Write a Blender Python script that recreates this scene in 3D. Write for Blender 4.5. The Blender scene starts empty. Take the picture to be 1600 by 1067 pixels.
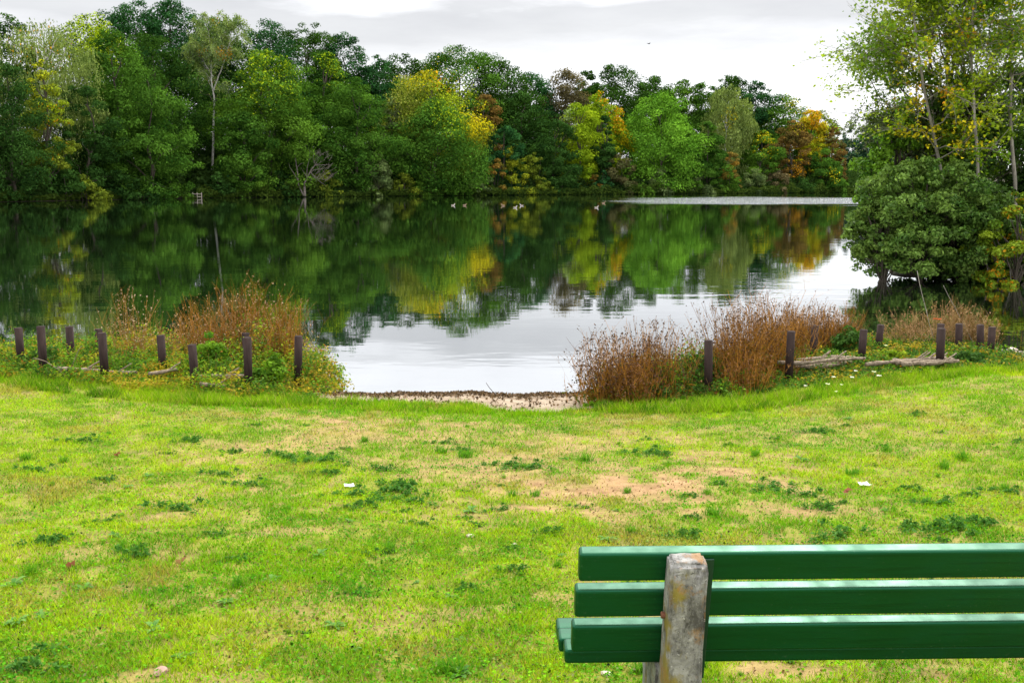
import bpy, bmesh, math, random
import numpy as np
from mathutils import Vector, Matrix

SC = bpy.context.scene
COL = SC.collection
rng = np.random.default_rng(11)
random.seed(11)

# ------------------------------------------------------------------ camera model (photo pixels, 1600 x 1067)
F = 1600.0
HC = 2.6
TH = math.atan((533.5 - 285.0) / F)
CT, ST = math.cos(TH), math.sin(TH)

def ray(px, py):
    a = (px - 800.0) / F
    k = (533.5 - py) / F
    return np.array([a, CT + k * ST, -ST + k * CT])

def at_dist(px, py, d):
    """point on the pixel's ray at plan distance y = d"""
    r = ray(px, py)
    return np.array([0, 0, HC]) + r * (d / r[1])

def at_z(px, py, z=0.0):
    r = ray(px, py)
    return np.array([0, 0, HC]) + r * ((z - HC) / r[2])

def ppm(d):
    """photo pixels per metre at plan distance d (near the horizon)"""
    return F / (d * CT)

# ------------------------------------------------------------------ small helpers
def obj(name, me, parent=None, mat=None, loc=None):
    o = bpy.data.objects.new(name, me)
    COL.objects.link(o)
    if mat is not None and me is not None:
        me.materials.append(mat)
    if parent is not None:
        o.parent = parent
    if loc is not None:
        o.location = loc
    return o

def tag(o, label=None, cat=None, group=None, kind=None):
    if label: o['label'] = label
    if cat: o['category'] = cat
    if group: o['group'] = group
    if kind: o['kind'] = kind
    return o

def empty(name, loc, label, cat, group=None):
    o = bpy.data.objects.new(name, None)
    COL.objects.link(o)
    o.empty_display_size = 0.2
    o.location = [float(v) for v in loc]
    return tag(o, label, cat, group)

def mesh_np(name, V, Fc, colors=None, smooth=False):
    """V (n,3), Fc (m,k) equal-sided faces, colors (m,3) per face"""
    me = bpy.data.meshes.new(name)
    V = np.ascontiguousarray(V, dtype=np.float32)
    Fc = np.ascontiguousarray(Fc, dtype=np.int32)
    m, k = Fc.shape
    me.vertices.add(len(V)); me.vertices.foreach_set('co', V.ravel())
    me.loops.add(m * k); me.loops.foreach_set('vertex_index', Fc.ravel())
    me.polygons.add(m)
    me.polygons.foreach_set('loop_start', np.arange(0, m * k, k, dtype=np.int32))
    me.polygons.foreach_set('loop_total', np.full(m, k, dtype=np.int32))
    if smooth:
        me.polygons.foreach_set('use_smooth', np.ones(m, dtype=bool))
    me.update(calc_edges=True)
    if colors is not None:
        at = me.attributes.new('Col', 'FLOAT_COLOR', 'FACE')
        c = np.ones((m, 4), dtype=np.float32)
        c[:, :3] = np.clip(colors, 0, 1)
        at.data.foreach_set('color', c.ravel())
    return me

def cat_meshes(parts):
    """parts: list of (V, F quads, C)"""
    Vs, Fs, Cs, n = [], [], [], 0
    for V, Fc, C in parts:
        Vs.append(V); Fs.append(Fc + n); Cs.append(C); n += len(V)
    return np.concatenate(Vs), np.concatenate(Fs), np.concatenate(Cs)

def vnoise(x, y, s, seed=0):
    """smooth lattice noise 0..1"""
    x = np.asarray(x, float) / s; y = np.asarray(y, float) / s
    xi = np.floor(x).astype(np.int64); yi = np.floor(y).astype(np.int64)
    fx = x - xi; fy = y - yi
    fx = fx * fx * (3 - 2 * fx); fy = fy * fy * (3 - 2 * fy)
    def h(a, b):
        v = np.sin(a * 127.1 + b * 311.7 + seed * 74.7) * 43758.5453
        return v - np.floor(v)
    return (h(xi, yi) * (1 - fx) + h(xi + 1, yi) * fx) * (1 - fy) + (h(xi, yi + 1) * (1 - fx) + h(xi + 1, yi + 1) * fx) * fy

def fbm(x, y, s, seed=0):
    return (vnoise(x, y, s, seed) * .5 + vnoise(x, y, s * .47, seed + 1) * .3 + vnoise(x, y, s * .21, seed + 2) * .2)

def sstep(a, b, x):
    t = np.clip((x - a) / (b - a), 0, 1)
    return t * t * (3 - 2 * t)

# ------------------------------------------------------------------ the lake's outline and the ground height
FARPX = [(-260, 320), (0, 316), (150, 313), (300, 310), (450, 308.3), (600, 307), (760, 305.5), (900, 304.3),
         (1050, 303.3), (1200, 302.2), (1320, 301.0)]
FAR = [at_z(px, py)[:2] for px, py in FARPX]
LAKE = [(-2.15, 12.55), (-2.35, 13.4), (-3.0, 14.6), (-4.5, 15.3), (-7, 15.7), (-11, 16.2), (-30, 20), (-75, 40), (-130, 80),
        (-125, 125)] + [tuple(p) for p in FAR] + \
       [(112, 330), (118, 345), (190, 345), (150, 230), (80, 110), (30, 52), (15, 36), (11.2, 30.5), (10.6, 28.4), (12.5, 27.6), (16, 27.0), (20, 25),
        (22, 21), (17, 18.4), (11.8, 17.0), (9.4, 16.0), (8.0, 15.7), (7.1, 16.7), (5.4, 17.2), (3.4, 16.1),
        (2.0, 14.3), (1.25, 13.0), (0.95, 12.62), (.7, 12.50), (.45, 12.55), (.1, 12.40), (-.25, 12.47), (-.5, 12.6), (-.9, 12.52), (-1.3, 12.63), (-1.7, 12.52)]
LAKE = np.array(LAKE, float)

def lake_sd(x, y):
    """signed distance to the shore: positive on land"""
    x = np.asarray(x, float); y = np.asarray(y, float)
    best = np.full(x.shape, 1e9); inside = np.zeros(x.shape, bool)
    n = len(LAKE)
    for i in range(n):
        ax, ay = LAKE[i]; bx, by = LAKE[(i + 1) % n]
        dx, dy = bx - ax, by - ay
        t = np.clip(((x - ax) * dx + (y - ay) * dy) / (dx * dx + dy * dy), 0, 1)
        d = np.hypot(x - ax - t * dx, y - ay - t * dy)
        best = np.minimum(best, d)
        if ay != by:
            c = ((ay > y) != (by > y)) & (x < (bx - ax) * (y - ay) / (by - ay) + ax)
            inside ^= c
    return np.where(inside, -best, best)

def ground_h(x, y):
    x = np.asarray(x, float); y = np.asarray(y, float)
    sd = lake_sd(x, y)
    wob = (fbm(x, y, .9, 3) - .5) * .22
    near = np.where(sd > 0, np.minimum(.075 * sd, .95), .11 * sd)
    near = near + (fbm(x, y, 1.7, 5) - .5) * .09 * sstep(.6, 3, sd) + (fbm(x, y, .35, 8) - .5) * .03 * sstep(.2, .9, sd) + wob * .12 * sstep(-1.2, 0, sd) * (1 - sstep(0, 1.2, sd))
    far = np.where(sd > 0, np.minimum(.09 * sd, .7) + .11 * np.clip(sd - 4, 0, 60) + (fbm(x, y, 14, 2) - .5) * 1.2 * sstep(3, 12, sd), .11 * sd)
    k = sstep(19, 30, y)
    z = near * (1 - k) + far * k
    return np.maximum(z, -1.6)

def gz(x, y):
    return float(ground_h(np.array([x]), np.array([y]))[0])

def on_ground(px, py):
    """where the pixel's ray meets the ground"""
    z = 0.3
    for _ in range(40):
        p = at_z(px, py, z)
        z = z * .4 + .6 * gz(p[0], p[1])
    p = at_z(px, py, z); p[2] = gz(p[0], p[1])
    return p

def shore_d(px):
    xs = [a for a, b in FARPX]; ys = [p[1] for p in FAR]
    return float(np.interp(px, xs, ys))

# ------------------------------------------------------------------ materials
def new_mat(name):
    m = bpy.data.materials.new(name); m.use_nodes = True
    nt = m.node_tree; nt.nodes.clear()
    out = nt.nodes.new('ShaderNodeOutputMaterial')
    return m, nt, out

def N(nt, t, **kw):
    n = nt.nodes.new('ShaderNode' + t)
    for k, v in kw.items():
        if hasattr(n, k): setattr(n, k, v)
        else: n.inputs[k].default_value = v
    return n

def mixc(nt, a, b, fac, mode='MIX'):
    n = nt.nodes.new('ShaderNodeMix'); n.data_type = 'RGBA'; n.blend_type = mode
    for s, v in ((n.inputs[6], a), (n.inputs[7], b), (n.inputs[0], fac)):
        if hasattr(v, 'is_output') or isinstance(v, bpy.types.NodeSocket): nt.links.new(v, s)
        elif isinstance(v, (int, float)): s.default_value = v
        else: s.default_value = (*v, 1) if len(v) == 3 else v
    return n.outputs[2]

def ramp(nt, fac, stops):
    n = nt.nodes.new('ShaderNodeValToRGB')
    els = n.color_ramp.elements
    while len(els) < len(stops): els.new(.5)
    for e, (p, c) in zip(els, stops):
        e.position = p
        e.color = (c, c, c, 1) if isinstance(c, (int, float)) else (*c, 1)
    nt.links.new(fac, n.inputs[0])
    return n.outputs[0]

def noise(nt, scale, detail=4, vec=None, rough=.55):
    n = N(nt, 'TexNoise'); n.inputs['Scale'].default_value = scale; n.inputs['Detail'].default_value = detail
    n.inputs['Roughness'].default_value = rough
    if vec is not None: nt.links.new(vec, n.inputs['Vector'])
    return n.outputs['Fac']

def leaf_mat(name, trans=.3, rough=.5, spec=.3):
    m, nt, out = new_mat(name)
    a = N(nt, 'Attribute'); a.attribute_name = 'Col'
    p = N(nt, 'BsdfPrincipled'); p.inputs['Roughness'].default_value = rough
    p.inputs['Specular IOR Level'].default_value = spec
    nt.links.new(a.outputs['Color'], p.inputs['Base Color'])
    t = N(nt, 'BsdfTranslucent')
    c = mixc(nt, a.outputs['Color'], (1.25, 1.3, .55), 1.0, 'MULTIPLY')
    nt.links.new(c, t.inputs['Color'])
    mx = N(nt, 'MixShader'); mx.inputs[0].default_value = trans
    nt.links.new(p.outputs[0], mx.inputs[1]); nt.links.new(t.outputs[0], mx.inputs[2])
    nt.links.new(mx.outputs[0], out.inputs[0])
    return m

def simple_mat(name, c1, c2, scale, rough=.7, bump=0.0, spec=.3, stretch=None):
    m, nt, out = new_mat(name)
    tc = N(nt, 'TexCoord'); vec = tc.outputs['Object']
    if stretch:
        mp = N(nt, 'Mapping'); mp.inputs['Scale'].default_value = stretch
        nt.links.new(vec, mp.inputs[0]); vec = mp.outputs[0]
    f = noise(nt, scale, 6, vec)
    c = mixc(nt, c1, c2, ramp(nt, f, [(.3, 0), (.7, 1)]))
    p = N(nt, 'BsdfPrincipled'); p.inputs['Roughness'].default_value = rough
    p.inputs['Specular IOR Level'].default_value = spec
    nt.links.new(c, p.inputs['Base Color'])
    if bump:
        b = N(nt, 'Bump'); b.inputs['Strength'].default_value = bump; b.inputs['Distance'].default_value = .02
        nt.links.new(f, b.inputs['Height']); nt.links.new(b.outputs[0], p.inputs['Normal'])
    nt.links.new(p.outputs[0], out.inputs[0])
    return m

M_LEAF = leaf_mat('foliage', .24, .7, .0)
M_NEARLEAF = leaf_mat('glossy_foliage', .30, .45, .12)
M_GRASS = leaf_mat('grass_blades', .38, .6, .03)
M_DRY = leaf_mat('dry_stems', .15, .8, .0)
M_BARK = simple_mat('grey_brown_bark', (.035, .028, .02), (.10, .085, .065), 6, .9, .6, .1, (1, 1, .25))
M_BIRCH = simple_mat('pale_birch_bark', (.20, .18, .15), (.62, .60, .55), 3, .8, .3, .1, (1, 1, .6))
M_PALEBARK = simple_mat('pale_grey_bark', (.13, .12, .095), (.34, .31, .26), 9, .85, .4, .1, (1, 1, .25))
M_DEADWOOD = simple_mat('weathered_deadwood', (.085, .062, .042), (.34, .27, .195), 9, .9, .5, .1, (4, 1, 4))
M_DEADTREE = simple_mat('bleached_deadwood', (.085, .072, .058), (.22, .19, .16), 3, .9, .3, .1)
M_POST = simple_mat('brown_recycled_plastic', (.018, .0115, .010), (.045, .029, .025), 22, .75, .5, .08, (1, 1, .12))
M_STONE = simple_mat('lake_stone', (.06, .055, .05), (.24, .22, .2), 14, .85, .5, .2)

# ------------------------------------------------------------------ geometry builders
def leaf_quads(C, Nn, s, asp, cols, fold=.25, T=None):
    """diamond leaves: centres C, normals Nn, half lengths s, half width = s * asp"""
    n = len(C)
    Nn = Nn / (np.linalg.norm(Nn, axis=1, keepdims=True) + 1e-9)
    R = rng.normal(size=(n, 3)) if T is None else T
    T = R - (R * Nn).sum(1, keepdims=True) * Nn
    T /= (np.linalg.norm(T, axis=1, keepdims=True) + 1e-9)
    B = np.cross(Nn, T)
    s = np.broadcast_to(np.asarray(s, float), (n,))[:, None]
    w = s * asp
    V = np.empty((n, 4, 3))
    V[:, 0] = C - T * s
    V[:, 1] = C + B * w + Nn * w * fold - T * s * .15
    V[:, 2] = C + T * s - Nn * s * fold * .5
    V[:, 3] = C - B * w + Nn * w * fold - T * s * .15
    Fc = np.arange(n * 4).reshape(n, 4)
    return V.reshape(-1, 3), Fc, cols

def tube(pts, rad, sides=6, col=(.2, .2, .2), cap=True):
    pts = np.asarray(pts, float); n = len(pts)
    rad = np.broadcast_to(np.asarray(rad, float), (n,))
    d = np.gradient(pts, axis=0); d /= (np.linalg.norm(d, axis=1, keepdims=True) + 1e-9)
    ref = np.array([0, 0, 1.0]) if abs(d[:, 2].mean()) < .8 else np.array([1.0, 0, 0])
    A = np.cross(d, ref); A /= (np.linalg.norm(A, axis=1, keepdims=True) + 1e-9)
    B = np.cross(d, A)
    an = np.arange(sides) * 2 * math.pi / sides
    V = (pts[:, None] + (A[:, None] * np.cos(an)[None, :, None] + B[:, None] * np.sin(an)[None, :, None]) * rad[:, None, None]).reshape(-1, 3)
    i = np.arange(n - 1)[:, None] * sides; j = np.arange(sides)[None]; j2 = (j + 1) % sides
    Fc = np.stack([i + j, i + j2, i + sides + j2, i + sides + j], -1).reshape(-1, 4)
    if cap:
        V = np.concatenate([V, pts[:1], pts[-1:]]); a, b = n * sides, n * sides + 1
        jj = np.arange(0, sides, 2)
        c1 = np.stack([np.full(len(jj), a), (jj + 2) % sides if sides % 2 == 0 else np.minimum(jj + 2, sides) % sides, (jj + 1) % sides, jj], -1)
        e = (n - 1) * sides
        c2 = np.stack([np.full(len(jj), b), e + jj, e + (jj + 1) % sides, e + ((jj + 2) % sides if sides % 2 == 0 else np.minimum(jj + 2, sides) % sides)], -1)
        if sides % 2 == 0:
            Fc = np.concatenate([Fc, c1, c2])
    return V, Fc, np.tile(np.array(col, float), (len(Fc), 1))

def wander(p0, p1, n, amp, sag=0.0):
    p0 = np.asarray(p0, float); p1 = np.asarray(p1, float)
    t = np.linspace(0, 1, n)[:, None]
    L = np.linalg.norm(p1 - p0)
    off = np.cumsum(rng.normal(size=(n, 3)), 0); off -= off[:1]; off -= t * off[-1:]
    P = p0 + (p1 - p0) * t + off * amp * L / math.sqrt(n)
    P[:, 2] += sag * L * np.sin(t[:, 0] * math.pi)
    return P

PROF = {
    'dome':  lambda t: np.where(t > .4, np.sqrt(np.clip(1 - ((t - .4) / .6) ** 2.3, 0, 1)), .72 + .28 * t / .4),
    'cone':  lambda t: np.where(t > .25, np.sqrt(np.clip(1 - ((t - .25) / .77) ** 1.55, 0, 1)), .80 + .20 * t / .25),
    'ovoid': lambda t: np.sin(np.pi * np.clip(t * .93 + .06, 0, 1) ** .82) ** .62,
    'tall':  lambda t: np.where(t > .55, np.sqrt(np.clip(1 - ((t - .55) / .45) ** 2, 0, 1)), .7 + .3 * t / .55),
    'bush':  lambda t: np.sqrt(np.clip(1 - (t * .98) ** 2.4, 0, 1)),
}

def crown(W, H, D, zb, prof, nl, ls, base, alt, crk=.17, weep=False, accents=(), asp=.62, sharp=.45, ncl=None, vary=.22, nz=.38):
    """leaf mass: base at height zb, top at H, in the tree's own metres"""
    R = W / 2
    hh = H - zb
    ncl = ncl or int(np.clip(W * hh / 2.2, 26, 190))
    t = rng.random(ncl * 6)
    p = PROF[prof](t)
    keep = rng.random(len(t)) < (p * .8 + .2)
    t = t[keep][:ncl]; p = PROF[prof](t); n = len(t)
    a = rng.random(n) * 2 * math.pi
    lob = 1 + .13 * np.sin(3 * a + rng.random() * 6 + 5 * t) + .10 * np.sin(5 * a + 11 * t + rng.random() * 6)
    rr = rng.random(n) ** (sharp * .8)
    cr = crk * W * (.55 + .8 * rng.random(n) ** 1.5) * (.6 + .4 * p)
    cr = np.minimum(cr, hh * .3)
    rad = np.clip(p * R * lob - cr * .45, 0, None) * rr
    C = np.stack([np.cos(a) * rad, np.sin(a) * rad * (D / W), zb + t * (hh - cr * .8)], -1)
    C[:, 2] = np.maximum(C[:, 2], zb + cr * .35)
    # leaves
    wgt = cr ** 2; wgt /= wgt.sum()
    ci = rng.choice(n, size=nl, p=wgt)
    d = rng.normal(size=(nl, 3)); d[:, 2] += .35
    d /= np.linalg.norm(d, axis=1, keepdims=True)
    r = cr[ci] * (.35 + .75 * rng.random(nl) ** .6)
    if weep:
        st = np.floor(rng.random(nl) * 26)                      # strand number inside the clump
        sa = st * 2.399; sr = np.sqrt((st + .5) / 26)
        ofs = np.stack([np.cos(sa + ci) * sr, np.sin(sa + ci) * sr, np.zeros(nl)], -1) * cr[ci][:, None]
        drop = rng.random(nl) * (1.5 + np.sin(st * 3.7 + ci)) * cr[ci]
        P = C[ci] + ofs + rng.normal(size=(nl, 3)) * .10 * (ls / .25)
        P[:, 2] += cr[ci] * np.sqrt(np.clip(1 - sr ** 2, 0, 1)) * .8 - drop
        Nn = ofs + rng.normal(size=(nl, 3)) * .6 * cr[ci][:, None]
        Nn[:, 2] *= .5
        T = np.tile(np.array([0, 0, 1.0]), (nl, 1)) + rng.normal(size=(nl, 3)) * .35
    else:
        P = C[ci] + d * r[:, None] * np.array([1.1, 1.1, .68])
        Nn = d + rng.normal(size=(nl, 3)) * nz + np.array([0, 0, .25])
        T = None
    base = np.array(base); alt = np.array(alt)
    k = np.clip(rng.random(n)[ci] * .7 + rng.random(nl) * .45 - .1, 0, 1)[:, None]
    cols = base * (1 - k) + alt * k
    cols = cols * (1 + vary * rng.normal(size=(nl, 1)))
    for (ax, az, ar, col, pr) in accents:                        # autumn leaves and painted sunlit tips: place in crown units
        q = np.hypot(P[:, 0] / R - ax, (P[:, 2] - zb) / hh * 2 - 1 - az)
        hit = rng.random(nl) < pr * np.clip(1.4 - q / ar, 0, 1)
        cc = np.array(col) * (1 + .25 * rng.normal(size=(nl, 1)))
        cols = np.where(hit[:, None], cc, cols)
    P[:, 2] = np.maximum(P[:, 2], .05)
    s = ls * (.7 + .6 * rng.random(nl))
    return leaf_quads(P, Nn, s, asp if not weep else .42, np.clip(cols, .004, .9), .25, T), C, cr

def tree_thing(name, label, cat, loc, group, crownq, trunkparts, mleaf, mbark, leafname='crown', trunkname='trunk'):
    root = empty(name, loc, label, cat, group)
    V, Fc, C = crownq
    obj(leafname, mesh_np(leafname, V, Fc, C), root, mleaf)
    if trunkparts:
        V, Fc, C = cat_meshes(trunkparts)
        obj(trunkname, mesh_np(trunkname, V, Fc, None, True), root, mbark)
    return root

# ------------------------------------------------------------------ ground, lake
def axis(*seg):
    out = []
    for a, b, st in seg: out.append(np.arange(a, b, st))
    return np.concatenate(out)

xs = axis((-720, -160, 40), (-160, -40, 4), (-40, -13, 1.5), (-13, 13, .075), (13, 40, 1.5), (40, 200, 4), (200, 721, 40))
ys = axis((-60, 0, 6), (0, 3, .6), (3, 17.5, .06), (17.5, 40, .6), (40, 120, 5), (120, 290, 2.5), (290, 900, 20))
GX, GY = np.meshgrid(xs, ys)
GZ = ground_h(GX.ravel(), GY.ravel())
SD = lake_sd(GX.ravel(), GY.ravel())
nx, ny = len(xs), len(ys)
V = np.stack([GX.ravel(), GY.ravel(), GZ], -1)
ii = (np.arange(ny - 1)[:, None] * nx + np.arange(nx - 1)[None]).ravel()
Fc = np.stack([ii, ii + 1, ii + nx + 1, ii + nx], -1)

# bare earth patches worn into the lawn (centre and half size in photo pixels)
BARE = [(820, 725, 430, 58, .62), (560, 682, 260, 38, .60), (1010, 765, 290, 44, .78), (1280, 690, 200, 22, .35), (300, 800, 200, 20, .4), (600, 960, 260, 30, .4), (250, 930, 200, 22, .35), (1010, 762, 190, 28, 1.0), (830, 772, 130, 18, .85), (1130, 740, 90, 14, .7), (500, 655, 70, 9, .8), (560, 700, 120, 16, .55), (720, 955, 110, 16, .5),
        (450, 828, 130, 10, .75), (1290, 1050, 130, 18, .8), (860, 935, 60, 14, .5), (1290, 835, 60, 9, .5), (1420, 830, 40, 12, .5), (250, 805, 70, 8, .55),
        (840, 690, 220, 10, .45), (1130, 690, 90, 8, .4), (1120, 1010, 60, 16, .6), (640, 730, 60, 9, .5), (120, 900, 70, 9, .3), (450, 1000, 90, 14, .4),
        (1255, 677, 30, 5, .4), (980, 730, 90, 12, .6), (240, 1055, 80, 12, .5), (650, 1000, 60, 10, .4), (1500, 700, 80, 7, .35), (330, 690, 80, 10, .4)]
BP = []
for px, py, ax, ay, s in BARE:
    c = on_ground(px, py); e = on_ground(px + ax, py); f = on_ground(px, py - ay)
    BP.append((c[0], c[1], max(.12, abs(e[0] - c[0])), max(.10, abs(f[1] - c[1])), s))

def bare_mask(x, y):
    m = np.zeros(np.shape(x))
    w = fbm(x, y, .55, 21) - .5; w2 = fbm(x, y, .17, 25) - .5
    for cx, cy, a, b, s in BP:
        q = np.hypot((x - cx) / a, (y - cy) / b)
        m = np.maximum(m, s * sstep(0, 1, .62 * (1.5 - q + w * 2.4 + w2 * 2.2)))
    g = sstep(.50, .70, fbm(x, y, .8, 31) * .6 + fbm(x, y, .2, 33) * .45) * .36
    return np.clip(np.maximum(m, g), 0, 1)

def sand_mask(x, y):
    sd = lake_sd(x, y)
    lim = np.interp(x, [-2.6, -2.0, -.5, -.2, .9, 1.3, 6.0, 6.8, 12], [.1, .75, .75, 1.3, 1.45, .2, .2, 1.1, 1.1])
    lim = lim + (fbm(x, y, .5, 41) - .5) * .5
    return 1 - sstep(lim - .12, lim + .12, sd)

gme = mesh_np('ground', V, Fc, None, True)
x, y = V[:, 0], V[:, 1]
lawn = (np.abs(x) < 13) & (y < 19)
soil = np.where(lawn, bare_mask(x, y), 0)
sand = np.where(y < 19, sand_mask(x, y), 0)
wild = sstep(19, 24, y)
for nm, val in (('soil', soil), ('sand', sand), ('wild', wild)):
    a = gme.attributes.new(nm, 'FLOAT', 'POINT'); a.data.foreach_set('value', val.astype(np.float32))

m, nt, out = new_mat('lawn_earth_and_sand')
tc = N(nt, 'TexCoord').outputs['Object']
def attr(nm):
    a = N(nt, 'Attribute'); a.attribute_name = nm; return a.outputs['Fac']
moss = mixc(nt, (.11, .12, .018), (.24, .27, .022), ramp(nt, noise(nt, 5, 6, tc), [(.3, 0), (.7, 1)]))
moss = mixc(nt, moss, (.25, .19, .07), ramp(nt, noise(nt, 38, 4, tc), [(.52, 0), (.72, .8)]))
earth = mixc(nt, (.20, .115, .050), (.42, .27, .13), ramp(nt, noise(nt, 9, 8, tc), [(.3, 0), (.7, 1)]))
earth = mixc(nt, earth, (.12, .07, .035), ramp(nt, noise(nt, 70, 3, tc), [(.58, 0), (.7, .7)]))
sandc = mixc(nt, (.17, .115, .07), (.36, .29, .21), ramp(nt, noise(nt, 6, 8, tc), [(.3, 0), (.65, 1)]))
sandc = mixc(nt, sandc, (.08, .06, .045), ramp(nt, noise(nt, 40, 3, tc), [(.62, 0), (.72, .5)]))
wildc = mixc(nt, (.018, .022, .010), (.06, .05, .025), noise(nt, .7, 6, tc))
c = mixc(nt, moss, earth, attr('soil'))
c = mixc(nt, c, sandc, attr('sand'))
c = mixc(nt, c, wildc, attr('wild'))
p = N(nt, 'BsdfPrincipled'); p.inputs['Roughness'].default_value = .92; p.inputs['Specular IOR Level'].default_value = .15
nt.links.new(c, p.inputs['Base Color'])
b = N(nt, 'Bump'); b.inputs['Strength'].default_value = .8; b.inputs['Distance'].default_value = .02
nt.links.new(noise(nt, 45, 6, tc), b.inputs['Height']); nt.links.new(b.outputs[0], p.inputs['Normal'])
nt.links.new(p.outputs[0], out.inputs[0])
g = obj('ground', gme, None, m); tag(g, kind='structure')

# water
m, nt, out = new_mat('lake_water')
tc = N(nt, 'TexCoord').outputs['Object']
mp = N(nt, 'Mapping'); mp.inputs['Scale'].default_value = (.45, 1.0, 1); nt.links.new(tc, mp.inputs[0])
n1 = noise(nt, 1.1, 3, mp.outputs[0], .5)
n2 = noise(nt, 5.0, 2, mp.outputs[0], .5)
mp2 = N(nt, 'Mapping'); mp2.inputs['Scale'].default_value = (.05, .12, 1); nt.links.new(tc, mp2.inputs[0])
calm = ramp(nt, noise(nt, 1.0, 3, mp2.outputs[0]), [(.35, .15), (.7, 1)])
# a breeze roughens one band of the lake
sep = N(nt, 'SeparateXYZ'); nt.links.new(tc, sep.inputs[0])
def math_(op, a, bb):
    n = N(nt, 'Math', operation=op)
    for i, v in enumerate((a, bb)):
        if isinstance(v, (int, float)): n.inputs[i].default_value = v
        else: nt.links.new(v, n.inputs[i])
    n.use_clamp = False
    return n.outputs[0]
def maprange(v, a, bb, c0=0.0, c1=1.0):
    n = N(nt, 'MapRange'); n.interpolation_type = 'SMOOTHSTEP'
    nt.links.new(v, n.inputs[0])
    for i, q in zip((1, 2, 3, 4), (a, bb, c0, c1)): n.inputs[i].default_value = q
    return n.outputs[0]
wob = math_('MULTIPLY', math_('SUBTRACT', noise(nt, .02, 4, tc), .5), 90.0)
yy = math_('ADD', sep.outputs[1], wob)
xx = math_('ADD', sep.outputs[0], math_('MULTIPLY', wob, .4))
band = math_('MULTIPLY', maprange(yy, 112, 128), maprange(yy, 186, 164))
# runs out along a line towards the left
edge = math_('SUBTRACT', xx, 16.0)
band = math_('MULTIPLY', band, maprange(edge, -4, 10))
hgt = math_('ADD', math_('MULTIPLY', n1, 1.0), math_('MULTIPLY', n2, .16))
b = N(nt, 'Bump'); b.inputs['Strength'].default_value = .35
nt.links.new(hgt, b.inputs['Height'])
dist = math_('ADD', math_('ADD', math_('MULTIPLY', calm, .013), math_('MULTIPLY', math_('MULTIPLY', maprange(sep.outputs[1], 34, 24), maprange(sep.outputs[0], 3, 8)), .014)), math_('MULTIPLY', band, 1.3))
nt.links.new(dist, b.inputs['Distance'])
gl = N(nt, 'BsdfGlossy'); gl.inputs['Roughness'].default_value = .02
gl.inputs['Color'].default_value = (.97, .985, 1.0, 1)
nt.links.new(b.outputs[0], gl.inputs['Normal'])
df = N(nt, 'BsdfDiffuse'); df.inputs['Color'].default_value = (.006, .011, .005, 1)
fr = N(nt, 'Fresnel'); fr.inputs['IOR'].default_value = 1.333
nt.links.new(b.outputs[0], fr.inputs['Normal'])
fac = math_('POWER', fr.outputs[0], .31)
mx = N(nt, 'MixShader'); nt.links.new(fac, mx.inputs[0])
nt.links.new(df.outputs[0], mx.inputs[1]); nt.links.new(gl.outputs[0], mx.inputs[2])
nt.links.new(mx.outputs[0], out.inputs[0])
wv = np.array([(-260, 11, 0), (260, 11, 0), (260, 420, 0), (-260, 420, 0)], float)
w = obj('lake_water', mesh_np('lake_water', wv, np.array([[0, 1, 2, 3]])), None, m); tag(w, kind='structure')

# ------------------------------------------------------------------ far bank trees
K = {
    'oak': ((0.0101, 0.0324, 0.0058), (0.0610, 0.1403, 0.0195)),
    'oakblue': ((0.0086, 0.0346, 0.0115), (0.0439, 0.1403, 0.0366)),
    'alder': ((0.0144, 0.0504, 0.0072), (0.0976, 0.2135, 0.0244)),
    'darkalder': ((0.0101, 0.0317, 0.0072), (0.0512, 0.1220, 0.0220)),
    'mid': ((0.0259, 0.0756, 0.0086), (0.1342, 0.2623, 0.0268)),
    'bright': ((0.0396, 0.1188, 0.0108), (0.1952, 0.4026, 0.0366)),
    'olive': ((0.0504, 0.0864, 0.0101), (0.2318, 0.2867, 0.0268)),
    'yellowgreen': ((.10, .19, .008), (.34, .44, .018)),
    'yellow': ((.22, .23, .012), (.56, .44, .016)),
    'rust': ((.060, .060, .016), (.23, .130, .034)),
    'birch': ((0.0684, 0.1116, 0.0288), (0.2806, 0.3538, 0.0915)),
    'willow': ((0.0468, 0.0792, 0.0259), (0.1830, 0.2501, 0.0793)),
    'brown': ((0.0540, 0.0504, 0.0252), (0.1830, 0.1464, 0.0671)),
    'hazeteal': ((0.0158, 0.0432, 0.0216), (0.0549, 0.1281, 0.0586)),  # distance haze painted in: leaf greens shifted towards blue
}
YEL = (.52, .44, .012); ORA = (.56, .27, .012); LIM = (.32, .42, .015)

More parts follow.
